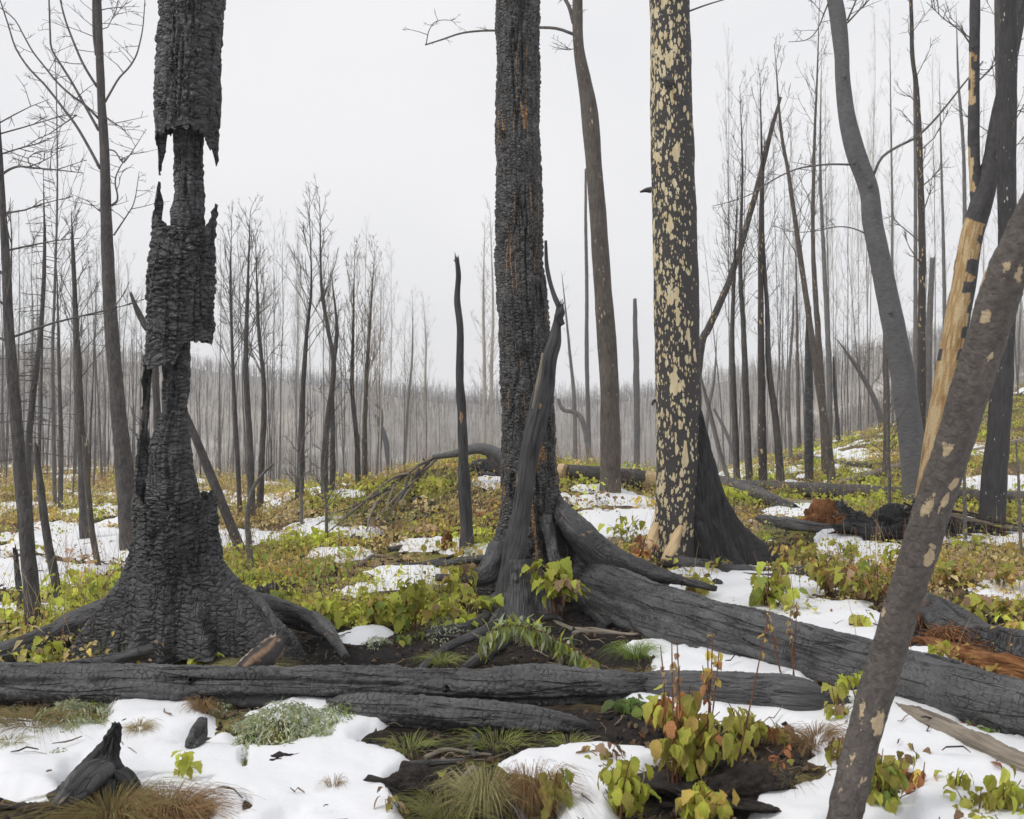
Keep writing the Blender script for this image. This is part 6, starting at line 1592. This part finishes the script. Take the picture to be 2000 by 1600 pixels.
# ------------------------------------------------------------ undergrowth: nobody could count it
def scatter_cover():
    r = np.random.default_rng(99)
    n = 31000
    u = r.uniform(0, 1, n)
    y = 5.8 * np.exp(u * math.log(50 / 5.8)); x = y * r.uniform(-.62, .62, n)
    z = gh(x, y); px, py = pixof(x, y, z)
    sn = snow_t(x, y, z)
    w = np.where(sn > .004, .16, 1.0)
    w = w * np.clip(.72 + 2.0 * fbm(x * .9, y * .9, 201, 4), .08, 1)
    for cx, cy, rx, ry, s in [(820, 1295, 520, 62, 1), (1180, 1255, 260, 75, 1), (930, 1445, 260, 40, 1), (1130, 1190, 230, 90, 1), (380, 1250, 230, 60, 1), (1400, 1090, 150, 26, 1), (1010, 1120, 90, 60, .9), (1780, 1040, 180, 30, .8), (1750, 1290, 300, 70, .8), (100, 1400, 160, 40, .9),
                              (1200, 1030, 90, 22, .6), (1500, 1290, 200, 60, .9), (1850, 1240, 120, 50, .7), (1480, 1180, 160, 40, .55)]:
        w = w * (1 - s * sstep(1.2, .95, np.hypot((px - cx) / rx, (py - cy) / ry)))
    w = w * np.where((px < 420) & (py > 1030), .55, 1) * np.where(py > 1330, .05, 1) * np.where(y > 30, .6, 1)
    kp = r.uniform(0, 1, n) < w * .72
    x, y, z, px, py, sn = x[kp], y[kp], z[kp], px[kp], py[kp], sn[kp]; n = len(x)
    # colour family of each small plant
    fam = fbm(x * .9, y * .9, 211, 4) + r.normal(0, .16, n)
    warm = fbm(x * .45, y * .45, 221, 3) + np.where(px < 480, .45, 0) + np.where((px > 430) & (px < 650) & (py < 1050), .25, 0) + np.where((px > 1800), .15, 0)
    cols = np.array([PAL['lime'], PAL['yg'], PAL['green'], PAL['olive'], PAL['ochre'], PAL['straw'], PAL['pink'], PAL['rust'], PAL['brown']])
    ci = np.where(fam > .26, 0, np.where(fam > .02, 1, np.where(fam > -.14, 3, np.where(fam > -.24, 2, np.where(fam > -.38, 4, 5)))))
    rd = r.uniform(0, 1, n)
    ci = np.where((warm > .12) & (rd < .8), np.where(rd < .25, 4, np.where(rd < .58, 5, np.where(rd < .66, 6, np.where(rd < .72, 8, 3)))), ci)
    ci = np.where(rd > .99, 7, ci)
    base = cols[ci] * r.uniform(1.0, 1.5, n)[:, None]
    m = 16
    lsz = np.where(r.uniform(0, 1, n) < .16, 1.9, r.uniform(.55, 1.15, n)); lsz = np.where((ci == 0) & (r.uniform(0, 1, n) < .35), 1.9, lsz)
    sz = r.uniform(.5, 1.25, n) * (.16 + .004 * y)
    hgt_ = sz * r.uniform(.5, 1.5, n) * np.where(px < 480, 1.5, 1) * .8
    a = r.uniform(0, 2 * PI, (n, m)); q = np.sqrt(r.uniform(0, 1, (n, m)))
    X = x[:, None] + np.cos(a) * q * sz[:, None]; Y = y[:, None] + np.sin(a) * q * sz[:, None]
    Z = z[:, None] + hgt_[:, None] * (1 - .6 * q * q) * r.uniform(.15, 1.0, (n, m)) + .015
    N = n * m
    az = (a + r.normal(0, .8, (n, m))).ravel(); pit = r.normal(.45, .35, N); rol = r.normal(0, .5, N)
    s = (.032 * r.uniform(.6, 1.45, N)) * (1 + np.repeat(y, m) * .022) * np.repeat(lsz, m)
    ca, sa, cp, sp, cr, sr = np.cos(az), np.sin(az), np.cos(pit), np.sin(pit), np.cos(rol), np.sin(rol)
    Rm = np.stack([np.stack([ca * cp, -sa * cr + ca * sp * sr, sa * sr + ca * sp * cr], -1), np.stack([sa * cp, ca * cr + sa * sp * sr, -ca * sr + sa * sp * cr], -1), np.stack([-sp, cp * sr, cp * cr], -1)], -2)
    Vl = np.array([(0, 0, 0), (.38, .36, .07), (.42, 0, -.05), (.38, -.36, .07), (1, 0, -.28)]); Ql = np.array([(0, 2, 4, 1), (0, 3, 4, 2)])
    V = np.einsum('nij,vj->nvi', Rm, Vl) * s[:, None, None] + np.stack([X.ravel(), Y.ravel(), Z.ravel()], -1)[:, None, :]
    Q = (Ql[None] + (np.arange(N) * 5)[:, None, None]).reshape(-1, 4)
    C = np.repeat(np.repeat(base, m, 0) * r.uniform(.7, 1.25, N)[:, None], 5, 0)
    ob('ground_cover', mesh_np('ground_cover', V.reshape(-1, 3), Q, None, None, C, M['leafm'], smooth=False), kind='stuff', label='yellow green and ochre low plants covering the burnt ground and mound', cat='ground cover')
    # thin dry stems standing in it
    k = r.choice(n, min(n, 7500)); K = 3; t = np.linspace(0, 1, K)
    xs, ys = x[k] + r.normal(0, .1, len(k)), y[k] + r.normal(0, .1, len(k)); zs = gh(xs, ys)
    hs = r.uniform(.10, .42, len(k)) * np.where(px[k] < 480, 1.5, 1) * (1 + ys * .01)
    ln = r.normal(0, .22, (len(k), 2))
    Pn = np.stack([xs[:, None] + ln[:, :1] * hs[:, None] * t ** 1.5, ys[:, None] + ln[:, 1:] * hs[:, None] * t ** 1.5, zs[:, None] + hs[:, None] * t], -1)
    V, Q = lines_geo(Pn, (.0016 * (1 + ys * .05))[:, None] * (1.1 - t * .7)[None])
    cc_ = np.array([PAL['straw'], PAL['brown'], PAL['tan'], PAL['rust'], PAL['dead']])[r.integers(0, 5, len(k))]
    ob('dry_stems', mesh_np('dry_stems', V, Q, None, None, np.repeat(cc_, K * 3, 0), M['grass'], smooth=False), kind='stuff', label='thin dry stems standing all through the low plants', cat='dry stems')
scatter_cover()

def litter():
    r = np.random.default_rng(5)
    n = 3800
    y = 3.4 * np.exp(r.uniform(0, 1, n) * math.log(24 / 3.4)); x = y * r.uniform(-.6, .6, n)
    sn = snow_at(x, y); kp = (sn < .003) | (r.uniform(0, 1, n) < .10)
    x, y = x[kp], y[kp]; n = len(x)
    L_ = r.uniform(.02, .15, n) * (1 + y * .05); a = r.uniform(0, 2 * PI, n); K = 4; t = np.linspace(-.5, .5, K)
    X = x[:, None] + np.cos(a)[:, None] * L_[:, None] * t + r.normal(0, .008, (n, K)); Y = y[:, None] + np.sin(a)[:, None] * L_[:, None] * t + r.normal(0, .008, (n, K))
    Z = gh(X, Y) + np.maximum(snow_at(X, Y), 0) + r.uniform(.002, .035, (n, 1)) + r.normal(0, .008, (n, K))
    R = (r.uniform(.001, .0035, n) * (1 + y * .06))[:, None] * np.array([.7, 1, 1, .5])
    V, Q = lines_geo(np.stack([X, Y, Z], -1), R, 4)
    c = np.array([(.03, .028, .028), (.05, .045, .042), (.16, .12, .09), (.26, .2, .15), (.02, .02, .021)])[r.integers(0, 5, n)]
    ob('twig_litter', mesh_np('twig_litter', V, Q, None, None, np.repeat(c, K * 4, 0), M['grass'], smooth=False), kind='stuff', label='charred twigs and splinters littering the ground', cat='litter')
    # clods and char chips
    n = 9000
    y = 3.4 * np.exp(r.uniform(0, 1, n) ** .8 * math.log(16 / 3.4)); x = y * r.uniform(-.6, .6, n)
    sn = snow_at(x, y); kp = (sn < .0) | ((sn < .02) & (r.uniform(0, 1, n) < .12)); x, y = x[kp], y[kp]; n = len(x)
    base = np.array([(1, 0, 0), (-1, 0, 0), (0, 1, 0), (0, -1, 0), (0, 0, 1), (0, 0, -1)], float); Tt = np.array([(0, 2, 4), (2, 1, 4), (1, 3, 4), (3, 0, 4), (2, 0, 5), (1, 2, 5), (3, 1, 5), (0, 3, 5)])
    S = r.uniform(.004, .022, (n, 1, 3)) * (1 + y * .04)[:, None, None]
    Vv = base[None] * S * r.uniform(.6, 1.4, (n, 6, 1)) + r.normal(0, .003, (n, 6, 3))
    a = r.uniform(0, 6.28, n); c_, s_ = np.cos(a)[:, None], np.sin(a)[:, None]
    Vx = Vv[..., 0] * c_ - Vv[..., 1] * s_ + x[:, None]; Vy = Vv[..., 0] * s_ + Vv[..., 1] * c_ + y[:, None]; Vz = Vv[..., 2] + (gh(x, y) + np.maximum(snow_at(x, y), 0) + .004)[:, None]
    cc_ = np.array([(.02, .019, .02), (.035, .03, .03), (.07, .05, .035), (.12, .08, .05)])[r.integers(0, 4, n)]
    ob('char_chips', mesh_np('char_chips', np.stack([Vx, Vy, Vz], -1), None, (Tt[None] + (np.arange(n) * 6)[:, None, None]), None, np.repeat(cc_, 6, 0), M['grass'], smooth=False), kind='stuff', label='crumbs of charcoal and bark on the bare soil', cat='debris')
    # fallen leaves
    n = 5200
    y = 3.5 * np.exp(r.uniform(0, 1, n) * math.log(14 / 3.5)); x = y * r.uniform(-.6, .6, n)
    sn = snow_at(x, y); pxx, pyy = pixof(x, y, gh(x, y))
    kp = ((sn < .0) | (r.uniform(0, 1, n) < .03)) & ~((pyy > 1180) & (pyy < 1480) & (pxx > 380) & (pxx < 1240)) & ((r.uniform(0, 1, n) < .25) | ((pxx > 1150) & (pyy > 1400)) | (pyy < 1220)); x, y = x[kp], y[kp]; n = len(x)
    Vl, Ql = LEAFG['ovate'][1]
    az = r.uniform(0, 6.28, n); pit = r.normal(0, .35, n); rol = r.normal(0, .5, n); s = r.uniform(.025, .07, n)
    ca, sa, cp, sp, cr, sr = np.cos(az), np.sin(az), np.cos(pit), np.sin(pit), np.cos(rol), np.sin(rol)
    Rm = np.stack([np.stack([ca * cp, -sa * cr + ca * sp * sr, sa * sr + ca * sp * cr], -1), np.stack([sa * cp, ca * cr + sa * sp * sr, -ca * sr + sa * sp * cr], -1), np.stack([-sp, cp * sr, cp * cr], -1)], -2)
    V = np.einsum('nij,vj->nvi', Rm, Vl) * s[:, None, None] + np.stack([x, y, gh(x, y) + np.maximum(snow_at(x, y), 0) + .012 + r.uniform(0, .02, n)], -1)[:, None, :]
    Q = (Ql[None] + (np.arange(n) * len(Vl))[:, None, None]).reshape(-1, 4)
    cc_ = np.array([PAL[k] for k in ('brown', 'dead', 'rust', 'olive', 'tan', 'ochre')])[r.choice(6, n, p=[.32, .3, .1, .1, .08, .1])]
    ob('fallen_leaves', mesh_np('fallen_leaves', V.reshape(-1, 3), Q, None, None, np.repeat(cc_ * r.uniform(.6, 1.1, n)[:, None], len(Vl), 0), M['leafm']), kind='stuff', label='brown fallen leaves matted on the soil', cat='fallen leaves')
litter()

# ------------------------------------------------------------ small branches and clods in the foreground
def stick(lst, w, mat, label, seg=10, n=50, lump=.2, cat='branch', **kw):
    o = tube('fallen_branch', log_pts([(a, b, w * (1 - .5 * i / (len(lst) - 1))) for i, (a, b) in enumerate(lst)]), M[mat], None, seg=seg, n=n, lump=lump, **kw)
    return tag(o, label, cat)
stick([(925, 1502), (890, 1540), (860, 1565), (830, 1600)], 8, 'wood_grey', 'pale grey branch slanting down to the bottom edge left of the grass clump')
stick([(830, 1480), (870, 1466), (910, 1470), (960, 1475)], 5, 'wood_grey', 'thin curved branch at the back of the central foreground snow')
stick([(700, 1500), (745, 1504), (780, 1498), (850, 1490), (905, 1486)], 11, 'char_root', 'knobbly brown and black root along the snow edge below the dark hollow')
stick([(970, 1540), (1010, 1580), (1030, 1612)], 14, 'bark_dark', 'dark branch running to the bottom edge through the olive grass')
stick([(930, 1440), (920, 1462), (930, 1478)], 9, 'char_root', 'short brown stub below the tapering charred log')
stick([(1175, 1225), (1200, 1212), (1236, 1232)], 10, 'char', 'short charred chunk behind the drooping plant')
stick([(720, 1012), (700, 1035), (680, 1060)], 5, 'char_root', 'thin dark branch on the left flank of the mound')
stick([(620, 1030), (650, 1010), (668, 990)], 6, 'char', 'small black log on the left shoulder of the mound')
stick([(760, 1075), (790, 1068), (830, 1072)], 5, 'char', 'small black branch low on the mound')
stick([(1880, 1110), (1940, 1090), (2010, 1100)], 6, 'char', 'black branch on snow at the right edge')
stick([(1840, 1075), (1900, 1062), (1990, 1080)], 7, 'char_fine', 'charred branch running right from the root mass')
stick([(1800, 1100), (1860, 1090), (1940, 1120)], 5, 'char_fine', 'thin black branch over snow below the root mass')
rs = random.Random(77)
for k in range(22):
    a_, b_ = rs.uniform(560, 1000), rs.uniform(930, 1120); w_ = rs.uniform(20, 60)
    stick([(a_, b_), (a_ + w_ * .5, b_ - rs.uniform(4, 18)), (a_ + w_, b_ - rs.uniform(-8, 22))], rs.uniform(2, 5), rs.choice(['char', 'wood_grey', 'char_root']), 'charred fallen branch lying among the low plants of the mound', n=14, seg=6)['group'] = 'fallen branches on the mound'
blob('earth_clod', rest(545, 1498), (.12, .10, .05), M['soil'], seed=31, amp=.3, label='brown earth clod poking from under the frosted mound', cat='clod')
blob('earth_clod', rest(800, 1545), (.16, .12, .07), M['soil'], seed=32, amp=.4, label='black earth clod at the snow edge bottom left of centre', cat='clod')
blob('earth_clod', rest(1400, 1560), (.30, .2, .09), M['soil'], seed=33, amp=.4, label='black soil heap under the drooping shrub', cat='clod')
blob('earth_clod', rest(480, 1585), (.045, .06, .03), M['soil'], seed=34, amp=.4, label='small dark clod in the crack of the foreground snow', cat='clod')
blob('earth_clod', rest(340, 1604), (.12, .1, .06), M['soil'], seed=35, amp=.4, label='dark clod at the bottom edge under the reddish grass', cat='clod')
blob('earth_clod', rest(1560, 1560), (.10, .07, .04), M['soil'], seed=36, amp=.4, label='dark crumbly clod at the bottom right snow edge', cat='clod')
blob('earth_clod', rest(1570, 1318), (.07, .06, .06), M['soil'], seed=37, amp=.4, label='brown mossy clod between the thick trunk and the broken log end', cat='clod')

# ------------------------------------------------------------ air
_s = NT('haze_air')
_p = _s.n('ShaderNodeVolumePrincipled')
_p.inputs['Color'].default_value = (.965, .975, 1.0, 1); _p.inputs['Density'].default_value = .0008; _p.inputs['Anisotropy'].default_value = 0.1
_s.l(_p.outputs[0], _s.out.inputs['Volume'])
_zmin, _zmax = float(Vg[:, 2].min()) - 1.0, 62.0
bx = np.array([(x, y, z) for z in (_zmin, _zmax) for y in (-752, 752) for x in (-752, 752)], float)
hq = [(0, 2, 3, 1), (4, 5, 7, 6), (0, 1, 5, 4), (2, 6, 7, 3), (0, 4, 6, 2), (1, 3, 7, 5)]
ob('haze', mesh_np('haze', bx, hq, None, None, None, _s.m, smooth=False), kind='stuff')
print('leaves', NLEAF, 'objects', len(bpy.data.objects), 'tris', sum(len(m_.loops) - 2 * len(m_.polygons) for m_ in bpy.data.meshes))
